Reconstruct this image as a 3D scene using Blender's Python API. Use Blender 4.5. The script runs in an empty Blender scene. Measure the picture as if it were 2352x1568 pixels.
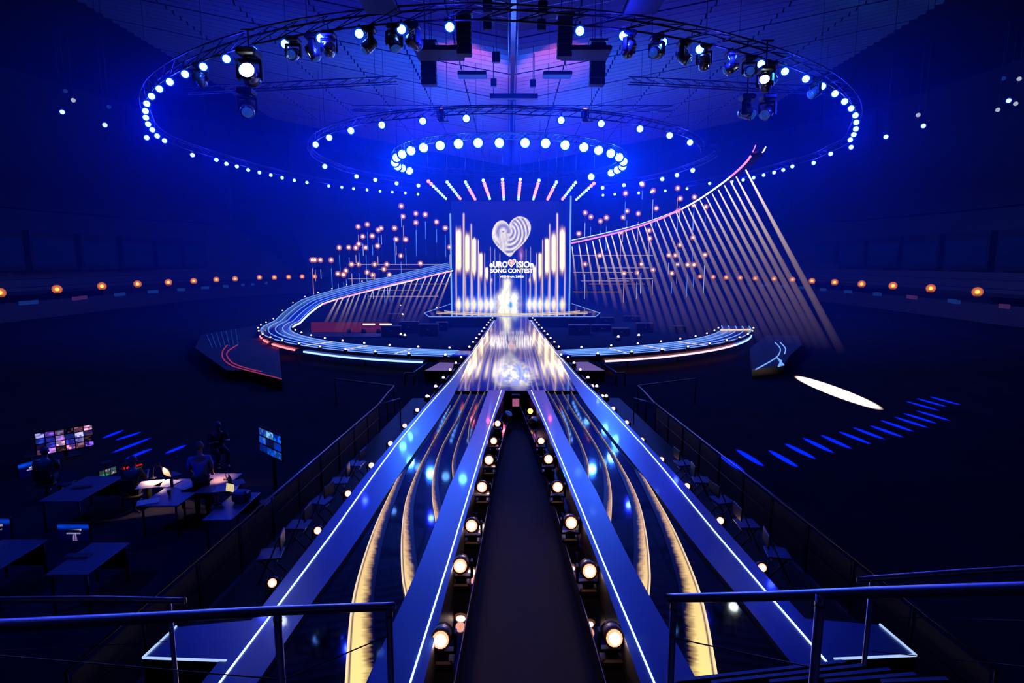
import bpy, math, random
import numpy as np
from mathutils import Vector, Matrix, Euler

# ------------------------------------------------------------------ scene, camera, world, exposure
SC = bpy.context.scene
COL = SC.collection
PI = math.pi
random.seed(7)

W, H = 2352, 1568
F = 1307.0
EYE = 6.0
PITCH = math.atan(184.0 / F)
YAW = -math.atan(6.0 / F)
cam_data = bpy.data.cameras.new('camera')
cam_data.sensor_width = 36.0
cam_data.lens = 36.0 * F / W
cam_data.clip_start = 0.05
cam_data.clip_end = 400
cam = bpy.data.objects.new('camera', cam_data)
COL.objects.link(cam)
cam.location = (-0.27, 0.0, EYE)
cam.rotation_euler = (PI / 2 - PITCH, 0, YAW)
SC.camera = cam

world = bpy.data.worlds.new('world')
SC.world = world
world.use_nodes = True
world.node_tree.nodes['Background'].inputs[0].default_value = (0.0, 0.002, 0.02, 1)
world.node_tree.nodes['Background'].inputs[1].default_value = 0.1

SC.view_settings.view_transform = 'Standard'
SC.view_settings.look = 'None'
SC.view_settings.gamma = 1.0
SC.view_settings.use_curve_mapping = False
SC.view_settings.exposure = 0.0
CY = SC.cycles
CY.max_bounces = 3
CY.diffuse_bounces = 0
CY.glossy_bounces = 2
CY.transmission_bounces = 3
CY.transparent_max_bounces = 24
CY.volume_bounces = 0
CY.caustics_reflective = False
CY.caustics_refractive = False
CY.sample_clamp_indirect = 4.0
CY.sample_clamp_direct = 0.0
CY.use_light_tree = True
CY.use_denoising = True
CY.use_adaptive_sampling = True
CY.adaptive_threshold = 0.15

# ------------------------------------------------------------------ pixel <-> world
CAM_M = Matrix.Translation(cam.location) @ Euler(cam.rotation_euler).to_matrix().to_4x4()
CAM_R = CAM_M.to_3x3()
CAM_P = Vector(cam.location)


def ray(px, py):
    return CAM_R @ Vector(((px - W / 2) / F, (H / 2 - py) / F, -1.0))


def onz(px, py, z):            # the point of the level z seen at a pixel
    d = ray(px, py)
    return CAM_P + d * ((z - CAM_P.z) / d.z)


def atY(px, py, Y):            # the point at distance Y into the hall seen at a pixel
    d = ray(px, py)
    return CAM_P + d * ((Y - CAM_P.y) / d.y)


# ------------------------------------------------------------------ materials
MATS = {}


def principled(name, col, rough=0.5, metal=0.0, spec=0.5, emit=None, estr=0.0, noise=None, sampled=True, coat=0.0):
    m = bpy.data.materials.new(name)
    m.use_nodes = True
    nt = m.node_tree
    b = nt.nodes['Principled BSDF']
    b.inputs['Base Color'].default_value = (*col, 1)
    b.inputs['Roughness'].default_value = rough
    b.inputs['Metallic'].default_value = metal
    b.inputs['Specular IOR Level'].default_value = spec
    b.inputs['Coat Weight'].default_value = coat
    b.inputs['Coat Roughness'].default_value = 0.05
    if emit is not None:
        b.inputs['Emission Color'].default_value = (*emit, 1)
        b.inputs['Emission Strength'].default_value = estr
    if noise is not None:      # (scale, amount on roughness, amount on colour)
        sc, ar, ac = noise
        tc = nt.nodes.new('ShaderNodeTexCoord')
        n = nt.nodes.new('ShaderNodeTexNoise')
        n.inputs['Scale'].default_value = sc
        n.inputs['Detail'].default_value = 5
        nt.links.new(tc.outputs['Object'], n.inputs['Vector'])
        mr = nt.nodes.new('ShaderNodeMapRange')
        mr.inputs['To Min'].default_value = max(0.02, rough - ar)
        mr.inputs['To Max'].default_value = min(1, rough + ar)
        nt.links.new(n.outputs['Fac'], mr.inputs['Value'])
        nt.links.new(mr.outputs['Result'], b.inputs['Roughness'])
        mx = nt.nodes.new('ShaderNodeMix')
        mx.data_type = 'RGBA'
        mx.inputs['A'].default_value = (*[c * (1 - ac) for c in col], 1)
        mx.inputs['B'].default_value = (*[min(1, c * (1 + ac)) for c in col], 1)
        nt.links.new(n.outputs['Fac'], mx.inputs['Factor'])
        nt.links.new(mx.outputs['Result'], b.inputs['Base Color'])
    m.cycles.emission_sampling = 'AUTO' if sampled else 'NONE'
    MATS[name] = m
    return m


def emitter(name, col, strength, sampled=False):
    m = bpy.data.materials.new(name)
    m.use_nodes = True
    nt = m.node_tree
    nt.nodes.clear()
    e = nt.nodes.new('ShaderNodeEmission')
    e.inputs[0].default_value = (*col, 1)
    e.inputs[1].default_value = strength
    o = nt.nodes.new('ShaderNodeOutputMaterial')
    nt.links.new(e.outputs[0], o.inputs[0])
    m.cycles.emission_sampling = 'AUTO' if sampled else 'NONE'
    MATS[name] = m
    return m


def video(name, strength, gloss=0.0):
    """a picture-showing surface: emits the colour stored per corner"""
    m = bpy.data.materials.new(name)
    m.use_nodes = True
    nt = m.node_tree
    b = nt.nodes['Principled BSDF']
    b.inputs['Base Color'].default_value = (0.01, 0.01, 0.014, 1)
    b.inputs['Roughness'].default_value = 0.4
    b.inputs['Specular IOR Level'].default_value = 0.1
    a = nt.nodes.new('ShaderNodeVertexColor')
    a.layer_name = 'picture'
    nt.links.new(a.outputs[0], b.inputs['Emission Color'])
    b.inputs['Emission Strength'].default_value = strength
    m.cycles.emission_sampling = 'NONE'
    MATS[name] = m
    return m


# ------------------------------------------------------------------ mesh helper
class MB:
    def __init__(s):
        s.v = []; s.f = []; s.m = []; s.sm = []

    def face(s, idx, mi=0, smooth=False):
        s.f.append(tuple(idx)); s.m.append(mi); s.sm.append(smooth)

    def quad(s, a, b, c, d, mi=0):
        n = len(s.v)
        s.v += [tuple(a), tuple(b), tuple(c), tuple(d)]
        s.face((n, n + 1, n + 2, n + 3), mi)
        return s

    def box(s, c, size, mi=0, rot=None):
        hx, hy, hz = size[0] / 2, size[1] / 2, size[2] / 2
        n = len(s.v)
        c = Vector(c)
        for z in (-hz, hz):
            for y in (-hy, hy):
                for x in (-hx, hx):
                    p = Vector((x, y, z))
                    if rot is not None:
                        p = rot @ p
                    s.v.append(tuple(c + p))
        for q in ((0, 2, 3, 1), (4, 5, 7, 6), (0, 1, 5, 4), (2, 6, 7, 3), (0, 4, 6, 2), (1, 3, 7, 5)):
            s.face([n + i for i in q], mi)
        return s

    def bevbox(s, c, size, b=0.02, mi=0, rot=None):
        """box with chamfered vertical and horizontal edges"""
        hx, hy, hz = size[0] / 2, size[1] / 2, size[2] / 2
        b = min(b, hx * .45, hy * .45, hz * .45)
        c = Vector(c)
        rings = []
        for z, ins in ((-hz, b), (-hz + b, 0), (hz - b, 0), (hz, b)):
            x, y = hx - ins, hy - ins
            k = b
            pts = [(x, -y + k), (x, y - k), (x - k, y), (-x + k, y), (-x, y - k), (-x, -y + k), (-x + k, -y), (x - k, -y)]
            r = []
            for px, py in pts:
                p = Vector((px, py, z))
                if rot is not None:
                    p = rot @ p
                r.append(len(s.v)); s.v.append(tuple(c + p))
            rings.append(r)
        for a, bb in zip(rings, rings[1:]):
            for i in range(8):
                j = (i + 1) % 8
                s.face((a[i], a[j], bb[j], bb[i]), mi)
        s.face(rings[0][::-1], mi); s.face(rings[-1], mi)
        return s

    def rod(s, a, b, r, n=8, mi=0, r2=None, cap=True, smooth=True):
        a, b = Vector(a), Vector(b)
        d = b - a
        if d.length < 1e-6:
            return s
        d.normalize()
        u = d.cross(Vector((0, 0, 1)))
        if u.length < 1e-3:
            u = d.cross(Vector((0, 1, 0)))
        u.normalize(); w = d.cross(u)
        r2 = r if r2 is None else r2
        k = len(s.v)
        for p, rr in ((a, r), (b, r2)):
            for i in range(n):
                t = 2 * PI * i / n
                s.v.append(tuple(p + u * (math.cos(t) * rr) + w * (math.sin(t) * rr)))
        for i in range(n):
            j = (i + 1) % n
            s.face((k + i, k + n + i, k + n + j, k + j), mi, smooth)
        if cap:
            s.face([k + i for i in range(n)], mi)
            s.face([k + n + i for i in reversed(range(n))], mi)
        return s

    def tube(s, pts, r, n=8, mi=0, closed=False, cap=True):
        pts = [Vector(p) for p in pts]
        m = len(pts)
        k = len(s.v)
        up0 = None
        for i, p in enumerate(pts):
            a = pts[(i - 1) % m] if (closed or i > 0) else p
            b = pts[(i + 1) % m] if (closed or i < m - 1) else p
            d = (b - a).normalized()
            if up0 is None:
                u = d.cross(Vector((0, 0, 1)))
                if u.length < 1e-3:
                    u = d.cross(Vector((0, 1, 0)))
            else:
                u = up0 - d * up0.dot(d)
            u.normalize(); up0 = u
            w = d.cross(u)
            rr = r[i] if isinstance(r, (list, tuple)) else r
            for j in range(n):
                t = 2 * PI * j / n
                s.v.append(tuple(p + u * (math.cos(t) * rr) + w * (math.sin(t) * rr)))
        for i in range(m if closed else m - 1):
            i2 = (i + 1) % m
            for j in range(n):
                j2 = (j + 1) % n
                s.face((k + i * n + j, k + i2 * n + j, k + i2 * n + j2, k + i * n + j2), mi, True)
        if cap and not closed:
            s.face([k + j for j in reversed(range(n))], mi)
            s.face([k + (m - 1) * n + j for j in range(n)], mi)
        return s

    def lathe(s, c, prof, n=12, mi=0, axis=None, smooth=True):
        """prof: (radius, height) list along axis (default +z)"""
        c = Vector(c)
        ax = Vector((0, 0, 1)) if axis is None else Vector(axis).normalized()
        u = ax.cross(Vector((0, 1, 0)))
        if u.length < 1e-3:
            u = ax.cross(Vector((1, 0, 0)))
        u.normalize(); w = ax.cross(u)
        k = len(s.v)
        for r, h in prof:
            for i in range(n):
                t = 2 * PI * i / n
                s.v.append(tuple(c + ax * h + u * (math.cos(t) * r) + w * (math.sin(t) * r)))
        for a in range(len(prof) - 1):
            for i in range(n):
                j = (i + 1) % n
                s.face((k + a * n + i, k + a * n + j, k + (a + 1) * n + j, k + (a + 1) * n + i), mi, smooth)
        s.face([k + i for i in reversed(range(n))], mi)
        s.face([k + (len(prof) - 1) * n + i for i in range(n)], mi)
        return s

    def ball(s, c, r, n=10, mi=0, sx=1, sy=1, sz=1):
        c = Vector(c)
        k = len(s.v)
        rings = max(4, n // 2 + 1)
        s.v.append((c.x, c.y, c.z - r * sz))
        for a in range(1, rings):
            ph = -PI / 2 + PI * a / rings
            for i in range(n):
                t = 2 * PI * i / n
                s.v.append((c.x + r * sx * math.cos(ph) * math.cos(t), c.y + r * sy * math.cos(ph) * math.sin(t), c.z + r * sz * math.sin(ph)))
        s.v.append((c.x, c.y, c.z + r * sz))
        top = len(s.v) - 1
        for i in range(n):
            j = (i + 1) % n
            s.face((k, k + 1 + j, k + 1 + i), mi, True)
            for a in range(rings - 2):
                b0 = k + 1 + a * n
                s.face((b0 + i, b0 + j, b0 + n + j, b0 + n + i), mi, True)
            b0 = k + 1 + (rings - 2) * n
            s.face((b0 + i, b0 + j, top), mi, True)
        return s

    def slab(s, left, right, z0, z1, mi=0, side=None):
        """deck between two polylines of (x, y[, z ignored]) from z0 (bottom) to z1 (top)"""
        side = mi if side is None else side
        n = len(left); k = len(s.v)
        for p, q in zip(left, right):
            for (x, y) in ((p[0], p[1]), (q[0], q[1])):
                s.v.append((x, y, z0)); s.v.append((x, y, z1))
        for i in range(n - 1):
            a = k + 4 * i; b = a + 4
            s.face((a + 1, a + 3, b + 3, b + 1), mi)
            s.face((a, b, b + 2, a + 2), side)
            s.face((a, a + 1, b + 1, b), side)
            s.face((a + 2, b + 2, b + 3, a + 3), side)
        s.face((k, k + 2, k + 3, k + 1), side)
        e = k + 4 * (n - 1)
        s.face((e, e + 1, e + 3, e + 2), side)
        return s

    def prism(s, poly, z0, z1, mi=0, side=None):
        side = mi if side is None else side
        n = len(poly); k = len(s.v)
        for x, y in poly:
            s.v.append((x, y, z0))
        for x, y in poly:
            s.v.append((x, y, z1))
        s.face([k + i for i in reversed(range(n))], side)
        s.face([k + n + i for i in range(n)], mi)
        for i in range(n):
            j = (i + 1) % n
            s.face((k + i, k + j, k + n + j, k + n + i), side)
        return s

    def mesh(s, name, mats):
        me = bpy.data.meshes.new(name)
        me.from_pydata(s.v, [], s.f)
        for m in (mats if isinstance(mats, (list, tuple)) else [mats]):
            me.materials.append(MATS[m] if isinstance(m, str) else m)
        me.polygons.foreach_set('material_index', s.m)
        me.polygons.foreach_set('use_smooth', s.sm)
        me.update()
        return me

    def build(s, name, mats, parent=None, loc=None):
        o = bpy.data.objects.new(name, s.mesh(name, mats))
        COL.objects.link(o)
        if parent is not None:
            o.parent = parent
        if loc is not None:
            o.location = loc
        return o


def tag(o, label=None, cat=None, group=None, kind=None):
    if label: o['label'] = label
    if cat: o['category'] = cat
    if group: o['group'] = group
    if kind: o['kind'] = kind
    return o


def empty(name, loc=(0, 0, 0), rz=0.0):
    o = bpy.data.objects.new(name, None)
    o.empty_display_size = 0.2
    COL.objects.link(o)
    o.location = loc
    o.rotation_euler = (0, 0, rz)
    return o


def inst(name, me, parent=None, loc=(0, 0, 0), rot=None, scale=None):
    o = bpy.data.objects.new(name, me)
    COL.objects.link(o)
    o.parent = parent
    o.location = loc
    if rot is not None:
        o.rotation_euler = rot
    if scale is not None:
        o.scale = scale
    return o


def copy_tree(o, parent=None):
    c = o.copy(); COL.objects.link(c); c.parent = parent
    for ch in o.children:
        copy_tree(ch, c)
    return c


def light(kind, name, loc, energy, color, parent=None, radius=0.1, aim=None, angle=60, blend=0.3, scale=None):
    d = bpy.data.lights.new(name, kind)
    d.energy = energy
    d.color = color
    if kind in ('POINT', 'SPOT'):
        d.shadow_soft_size = radius
    if kind == 'SPOT':
        d.spot_size = math.radians(angle)
        d.spot_blend = blend
    o = bpy.data.objects.new(name, d)
    COL.objects.link(o)
    o.location = loc
    if parent is not None:
        o.parent = parent
    if aim is not None:
        dr = Vector(aim) - Vector(loc)
        o.rotation_euler = dr.to_track_quat('-Z', 'Y').to_euler()
    if scale is not None:
        o.scale = scale
    return o


def catmull(pts, n=8):
    P = [Vector(p) for p in pts]
    out = []
    for i in range(len(P) - 1):
        p0 = P[max(i - 1, 0)]; p1 = P[i]; p2 = P[i + 1]; p3 = P[min(i + 2, len(P) - 1)]
        for k in range(n):
            t = k / n
            out.append(0.5 * ((2 * p1) + (p2 - p0) * t + (2 * p0 - 5 * p1 + 4 * p2 - p3) * t * t + (3 * p1 - p0 - 3 * p2 + p3) * t ** 3))
    out.append(P[-1])
    return out


def resample(pts, n):
    P = [Vector(p) for p in pts]
    L = [0.0]
    for a, b in zip(P, P[1:]):
        L.append(L[-1] + (b - a).length)
    out = []
    j = 0
    for i in range(n):
        t = L[-1] * i / (n - 1)
        while j < len(P) - 2 and L[j + 1] < t:
            j += 1
        u = (t - L[j]) / max(1e-9, L[j + 1] - L[j])
        out.append(P[j].lerp(P[j + 1], min(1, max(0, u))))
    return out


def picture(name, nx, ny, corners, colf, mat, parent=None):
    """a flat picture surface: corners bl, br, tr, tl; colf(u, v arrays) -> linear rgb array"""
    bl, br, tr, tl = [np.array(c) for c in corners]
    u, w = np.meshgrid(np.linspace(0, 1, nx + 1), np.linspace(0, 1, ny + 1))
    u = u.ravel(); w = w.ravel()
    P = (bl * (1 - u)[:, None] + br * u[:, None]) * (1 - w)[:, None] + (tl * (1 - u)[:, None] + tr * u[:, None]) * w[:, None]
    a = (np.arange(ny)[:, None] * (nx + 1) + np.arange(nx)[None, :]).ravel()
    f = np.stack([a, a + 1, a + nx + 2, a + nx + 1], 1)
    me = bpy.data.meshes.new(name)
    me.from_pydata(P.tolist(), [], f.tolist())
    at = me.color_attributes.new('picture', 'FLOAT_COLOR', 'POINT')
    c = np.ones((len(u), 4)); c[:, :3] = np.clip(colf(u, w), 0, 50)
    at.data.foreach_set('color', c.ravel())
    me.materials.append(MATS[mat])
    me.update()
    o = bpy.data.objects.new(name, me)
    COL.objects.link(o)
    if parent is not None:
        o.parent = parent
    return o


_ONES = ['', 'first', 'second', 'third', 'fourth', 'fifth', 'sixth', 'seventh', 'eighth', 'ninth', 'tenth', 'eleventh', 'twelfth', 'thirteenth', 'fourteenth', 'fifteenth', 'sixteenth', 'seventeenth', 'eighteenth', 'nineteenth']
_TENS = {2: ('twentieth', 'twenty-'), 3: ('thirtieth', 'thirty-'), 4: ('fortieth', 'forty-'), 5: ('fiftieth', 'fifty-'), 6: ('sixtieth', 'sixty-'), 7: ('seventieth', 'seventy-')}


def nth(n):
    """counting word: first, second, ... seventy-ninth"""
    if n < 20:
        return _ONES[n]
    t, o = divmod(n, 10)
    return _TENS[t][0] if o == 0 else _TENS[t][1] + _ONES[o]
# ------------------------------------------------------------------ material library
principled('arena_floor', (0.030, 0.030, 0.038), 0.9, spec=0.0, noise=(0.6, 0.12, 0.35))
principled('hall_wall', (0.07, 0.07, 0.085), 0.85, noise=(0.3, 0.05, 0.2))
principled('hall_dark', (0.02, 0.02, 0.025), 0.8, noise=(1.0, 0.05, 0.2))
principled('tier_concrete', (0.10, 0.10, 0.115), 0.8, noise=(0.5, 0.05, 0.25))
principled('ceiling_sheet', (0.42, 0.42, 0.46), 0.55, noise=(0.8, 0.1, 0.12))
principled('runway_lacquer', (0.012, 0.075, 0.26), 0.30, spec=1.0, noise=(2.0, 0.02, 0.04), coat=0.25)
principled('runway_side', (0.012, 0.012, 0.016), 0.4)
principled('mirror_deck', (0.80, 0.80, 0.84), 0.06, metal=1.0, noise=(3.0, 0.02, 0.05))
principled('terrace_gloss', (0.003, 0.004, 0.008), 0.045, spec=0.35, noise=(4.0, 0.015, 0.2))
principled('black_metal', (0.012, 0.012, 0.014), 0.45, metal=0.3)
principled('black_matte', (0.006, 0.006, 0.008), 0.7)
principled('dark_steel', (0.10, 0.10, 0.11), 0.35, metal=0.9, noise=(20, 0.08, 0.1))
principled('polished_steel', (0.70, 0.66, 0.66), 0.30, metal=1.0, noise=(9, 0.05, 0.05))
principled('silver_housing', (0.30, 0.31, 0.34), 0.25, metal=0.8)
principled('rail_blue', (.16, .17, .22), .3, metal=.9)
principled('grey_plastic', (0.09, 0.09, 0.10), 0.5)
emitter('lamp_blue', (0.07, 0.22, 1.0), 15.0)
emitter('lamp_cyan', (0.07, 0.26, 1.0), 17.0)
emitter('lamp_mark', (1.0, .72, .62), 3.5)
emitter('lamp_warm', (1.0, 0.62, 0.36), 18.0)
emitter('lamp_pink', (1.0, 0.17, 0.15), 3.6)
emitter('lamp_white', (1.0, 0.93, 0.86), 30.0)
emitter('lamp_amber', (1.0, 0.42, 0.10), 3.2)
emitter('lamp_rose', (1.0, 0.66, 0.54), 9.0)
emitter('tube_blue', (0.16, 0.42, 1.0), 2.2)
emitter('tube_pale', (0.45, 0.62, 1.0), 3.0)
emitter('tube_gold', (1.0, 0.74, 0.42), 1.0)
emitter('led_line', (0.42, 0.60, 1.0), 2.6)
emitter('led_rim', (0.16, 0.36, 1.0), 1.2)
emitter('led_blue', (0.13, 0.22, 1.0), 4.5)
emitter('led_red', (1.0, 0.12, 0.14), 4.0)
emitter('led_pink', (1.0, 0.36, 0.46), 2.8)
emitter('led_gold', (1.0, 0.78, 0.46), .9)
video('screen_picture', 1.0)
BLUE = (0.008, 0.016, 1.0)
AZURE = (0.02, 0.11, 1.0)
WARM = (1.0, 0.55, 0.30)
principled('chair_blue', (.03, .04, .10), .4, spec=.5)
emitter('halo_rim', (1.0, 0.30, 0.14), 2.2)  # orange halo around the lens, put in as emission
emitter('led_soft', (0.42, 0.60, 1.0), 1.0)
emitter('glow_ring', (0.26, 0.52, 1.0), 3.0)  # pale glow around the lamp core, painted as an emissive ring
emitter('glow_bowl', (0.0, 0.06, 1.0), 0.55)  # blue outer glow of the lamp, painted as an emissive bowl


def halo_shell(name, col, strength, alpha):
    """translucent shell whose glow is painted as the halo around a lamp"""
    m = bpy.data.materials.new(name)
    m.use_nodes = True
    nt = m.node_tree
    nt.nodes.clear()
    e = nt.nodes.new('ShaderNodeEmission')
    e.inputs[0].default_value = (*col, 1)
    e.inputs[1].default_value = strength
    t = nt.nodes.new('ShaderNodeBsdfTransparent')
    x = nt.nodes.new('ShaderNodeMixShader')
    x.inputs[0].default_value = alpha
    o = nt.nodes.new('ShaderNodeOutputMaterial')
    nt.links.new(t.outputs[0], x.inputs[1]); nt.links.new(e.outputs[0], x.inputs[2]); nt.links.new(x.outputs[0], o.inputs[0])
    m.cycles.emission_sampling = 'NONE'
    MATS[name] = m


halo_shell('globe_halo', (1.0, .30, .12), 1.0, .16)  # warm halo of the post lamps, put into the shell's emission
halo_shell('amber_halo', (1.0, .22, .02), 1.3, .20)  # orange halo of the balcony lamps, painted on shells
# ------------------------------------------------------------------ the hall
PARAPET = [(-49.5, -10), (-50, 40), (-50, 55), (-50, 70), (-49.5, 88), (-46, 101), (-39, 113), (-26, 120), (-9, 124), (9, 124), (26, 120), (38, 113), (44, 101), (47, 88), (47, 70), (46.5, 55), (46.5, 40), (46, -10)]
tag(MB().box((0, 57, -0.2), (150, 190, 0.4)).build('floor', 'arena_floor'), kind='structure')


def offset(poly, d):
    out = []
    n = len(poly)
    for i, p in enumerate(poly):
        a = Vector(poly[max(0, i - 1)]); b = Vector(poly[min(n - 1, i + 1)])
        t = (b - a).normalized()
        nrm = Vector((-t.y, t.x))          # left of travel = outwards
        out.append((p[0] + nrm.x * d, p[1] + nrm.y * d))
    return out


def wall_strip(mb, poly, z0, z1, mi=0):
    for p, q in zip(poly, poly[1:]):
        mb.quad((p[0], p[1], z0), (q[0], q[1], z0), (q[0], q[1], z1), (p[0], p[1], z1), mi)


def tier_band(mb, poly, d0, d1, z, z_next):
    A, B = offset(poly, d0), offset(poly, d1)
    for i in range(len(poly) - 1):
        mb.quad((*A[i], z), (*A[i + 1], z), (*B[i + 1], z), (*B[i], z))
        mb.quad((*B[i], z), (*B[i + 1], z), (*B[i + 1], z_next), (*B[i], z_next))


SIDES = {'left': PARAPET[:7], 'back': PARAPET[6:12], 'right': PARAPET[11:]}
for side, poly in SIDES.items():
    w = MB()
    wall_strip(w, poly, 0, 2.6)                                  # wall under the balcony
    o = offset(poly, 24)
    wall_strip(w, o, 13.9, 34)                                   # wall above the top row
    tag(w.build('wall_' + side, 'hall_wall'), kind='structure')
    t = MB()
    for k in range(14):
        tier_band(t, poly, 0.6 + k * 1.65, 0.6 + (k + 1) * 1.65, 2.4 + k * 0.8, 2.4 + (k + 1) * 0.8)
    tag(t.build('tribune_' + side, 'tier_concrete'), kind='structure')
    pp = MB()
    a, b = poly, offset(poly, 0.3)
    for i in range(len(poly) - 1):
        pp.quad((*a[i], 1.9), (*a[i + 1], 1.9), (*a[i + 1], 2.95), (*a[i], 2.95))
        pp.quad((*a[i], 2.95), (*a[i + 1], 2.95), (*b[i + 1], 2.95), (*b[i], 2.95))
        pp.quad((*b[i], 1.9), (*b[i], 2.95), (*b[i + 1], 2.95), (*b[i + 1], 1.9))
        pp.quad((*a[i], 1.9), (*b[i], 1.9), (*b[i + 1], 1.9), (*a[i + 1], 1.9))
    tag(pp.build('trim_' + {'left': '1', 'back': '2', 'right': '3'}[side], 'hall_dark'), kind='structure')
w = MB()
wall_strip(w, [(-75, -10), (75, -10)], -0.4, 34)
tag(w.build('wall_front', 'hall_wall'), kind='structure')


# ceiling: a shallow trough along the hall axis, made of corrugated sheet panels
def ceil_z(x):
    return 22.0 + 0.16 * abs(x) ** 1.05


ceil = MB()
xs = [-75, -55, -40, -30, -22, -15, -9, -4.5, 0, 4.5, 9, 15, 22, 30, 40, 55, 75]
for a, b in zip(xs, xs[1:]):
    ceil.quad((a, -10, ceil_z(a) + .5), (a, 126, ceil_z(a) + .5), (b, 126, ceil_z(b) + .5), (b, -10, ceil_z(b) + .5))
ceil = tag(ceil.build('ceiling', 'hall_dark'), kind='structure')

# panels: columns between seams, rows of 8 m, each a run of shallow louvres
rows = [(4 + 8 * i, 12 + 8 * i) for i in range(12)]
for ci, (a, b) in enumerate(zip(xs[2:-3], xs[3:-2])):
    if abs(a) > 31 or abs(b) > 31:
        pass
    me = None
    for ri, (y0, y1) in enumerate(rows):
        if me is None:
            m = MB()
            n = 7
            for k in range(n):
                ya, yb = k * (7.8 / n), (k + 1) * (7.8 / n) - 0.06
                xa, xb = a + .06, b - .06
                za, zb = ceil_z(a), ceil_z(b)
                m.quad((xa, ya, za - .05), (xb, ya, zb - .05), (xb, yb - .22, zb + .26), (xa, yb - .22, za + .26))
                m.quad((xa, yb - .22, za + .26), (xb, yb - .22, zb + .26), (xb, yb, zb - .05), (xa, yb, za - .05))
            me = m.mesh('ceiling_panel', 'ceiling_sheet')
        inst('ceiling_panel', me, ceil, (0, y0, 0))
# ridge gutter along the axis
rb = MB()
rb.box((0.0, 60, 21.75), (0.34, 116, 0.5))
rb.rod((-.32, 4, 21.5), (-.32, 118, 21.5), .05)
rb.rod((.32, 4, 21.5), (.32, 118, 21.5), .05)
rb.build('ridge_beam', 'dark_steel', ceil)
# ------------------------------------------------------------------ lamp rings under the roof (z = 16)
RZ = 16.0
OUTER = [(1033,62),(922,67),(825,77),(737,88),(655,101),(582,117),(520,135),(467,153),(425,170),(390,188),(366,204),(348,221),(337,238),(334,255),(335,270),(340,285),(350,298),(337,316),(361,312),(378,323),(442,356),(497,367),(520,376),(544,382),(570,390),(596,396),(622,402),(648,408),(676,414),(705,419),(755,427),(785,430),(812,433),(843,436),(873,439),(901,441),(931,443),(960,446),
         (1332,71),(1432,82),(1523,97),(1607,113),(1682,129),(1748,147),(1803,164),(1851,181),(1889,198),(1918,215),(1940,233),(1955,249),(1965,265),(1967,281),(1966,296),(1961,309),(1953,321),(1955,338),(1908,353),(1869,374),(1820,382),(1799,390),(1778,396),(1754,402),(1731,408),(1707,413),(1681,417),(1630,421),(1578,433),(1528,438),(1496,441),(1467,443),(1437,444),(1412,446),(1385,448)]
MIDDLE = [(725,332),(756,316),(806,300),(877,287),(971,278),(1071,272),(1289,276),(1381,284),(1470,296),(1538,311),(1585,327),(746,382),(819,405),(862,413),(911,421),(961,426),(1384,431),(1433,425),(1473,421),(1521,411),(1555,402),(1591,391)]
INNER = [(1206,328),(1253,329),(1298,333),(1341,338),(1375,345),(1403,352),(1422,361),(1432,371),(1430,382),(1418,390),(1404,397),(1358,406),(1147,328),(1098,328),(1053,330),(1011,334),(973,339),(944,346),(924,354),(911,362),(907,373),(913,382),(924,386),(940,392)]


def lamp_mesh(name, r, lens, body='black_metal'):
    m = MB()
    m.lathe((0, 0, 0), [(r * .55, -r * 2.2), (r * .95, -r * 1.6), (r * 1.12, -r * .2), (r * 1.12, 0.02)], 12, 0)
    k = 1.0 if lens in ('lamp_blue', 'lamp_cyan') else 1.2
    m.lathe((0, 0, .02), [(r * .9 * k, r * .22), (r * .6 * k, r * .5), (r * .2 * k, r * .58)], 14, 1)
    if k == 1.0:  # two emissive rings stand for the soft glow around the lens
        m.lathe((0, 0, .02), [(r * 1.12, r * .05), (r * .98, r * .18), (r * .79, r * .26)], 14, 2)
        m.lathe((0, 0, 0), [(r * 1.1, 0), (r * 1.5, r * .12), (r * 1.48, r * .15), (r * 1.08, r * .06)], 14, 3)
    m.box((0, r * 1.5, -r * .9), (r * .5, r * 1.2, r * .3), 0)     # hanging clamp
    return m.mesh(name, [body, lens, 'glow_ring', 'glow_bowl'])


ME_OUT = lamp_mesh('ring_lamp', 0.17, 'lamp_blue')
ME_MID = lamp_mesh('ring_lamp', 0.22, 'lamp_blue')
ME_INN = lamp_mesh('wash_lamp', 0.36, 'lamp_cyan')
AIM = Vector((0, 4, 3))


CENTRE = (1172, 300)


def hang(pxs, me, name, label, group, energy, color, radius, every=1):
    for k, (px, py) in enumerate(pxs):
        p = onz(px, py, RZ)
        q = (AIM - p).to_track_quat('Z', 'Y').to_euler()
        o = inst(name, me, None, p, q)
        rank = 1 + sorted(range(len(pxs)), key=lambda i: math.atan2(pxs[i][1] - CENTRE[1], CENTRE[0] - pxs[i][0]) % (2 * PI)).index(k)
        tag(o, '%s %s, going clockwise from its leftmost lamp' % (nth(rank), label), 'stage lamp', group)
        if k % every == 0:
            light('POINT', name + '_light', p + (AIM - p).normalized() * (radius * 2.5), energy, color, None, radius)


small_l = 'small blue-white lamp on the widest ceiling ring'
mid_l = 'blue-white lamp on the middle ceiling ring'
inn_l = 'large glaring lamp on the small inner ceiling ring'
hang(OUTER, ME_OUT, 'ring_lamp', small_l, 'lamps of the outer ceiling ring', 620, BLUE, .17, 3)
hang(MIDDLE, ME_MID, 'ring_lamp', mid_l, 'lamps of the middle ceiling ring', 1000, BLUE, .2, 2)
hang(INNER, ME_INN, 'wash_lamp', inn_l, 'lamps of the inner ceiling ring', 2200, AZURE, .36, 2)
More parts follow.
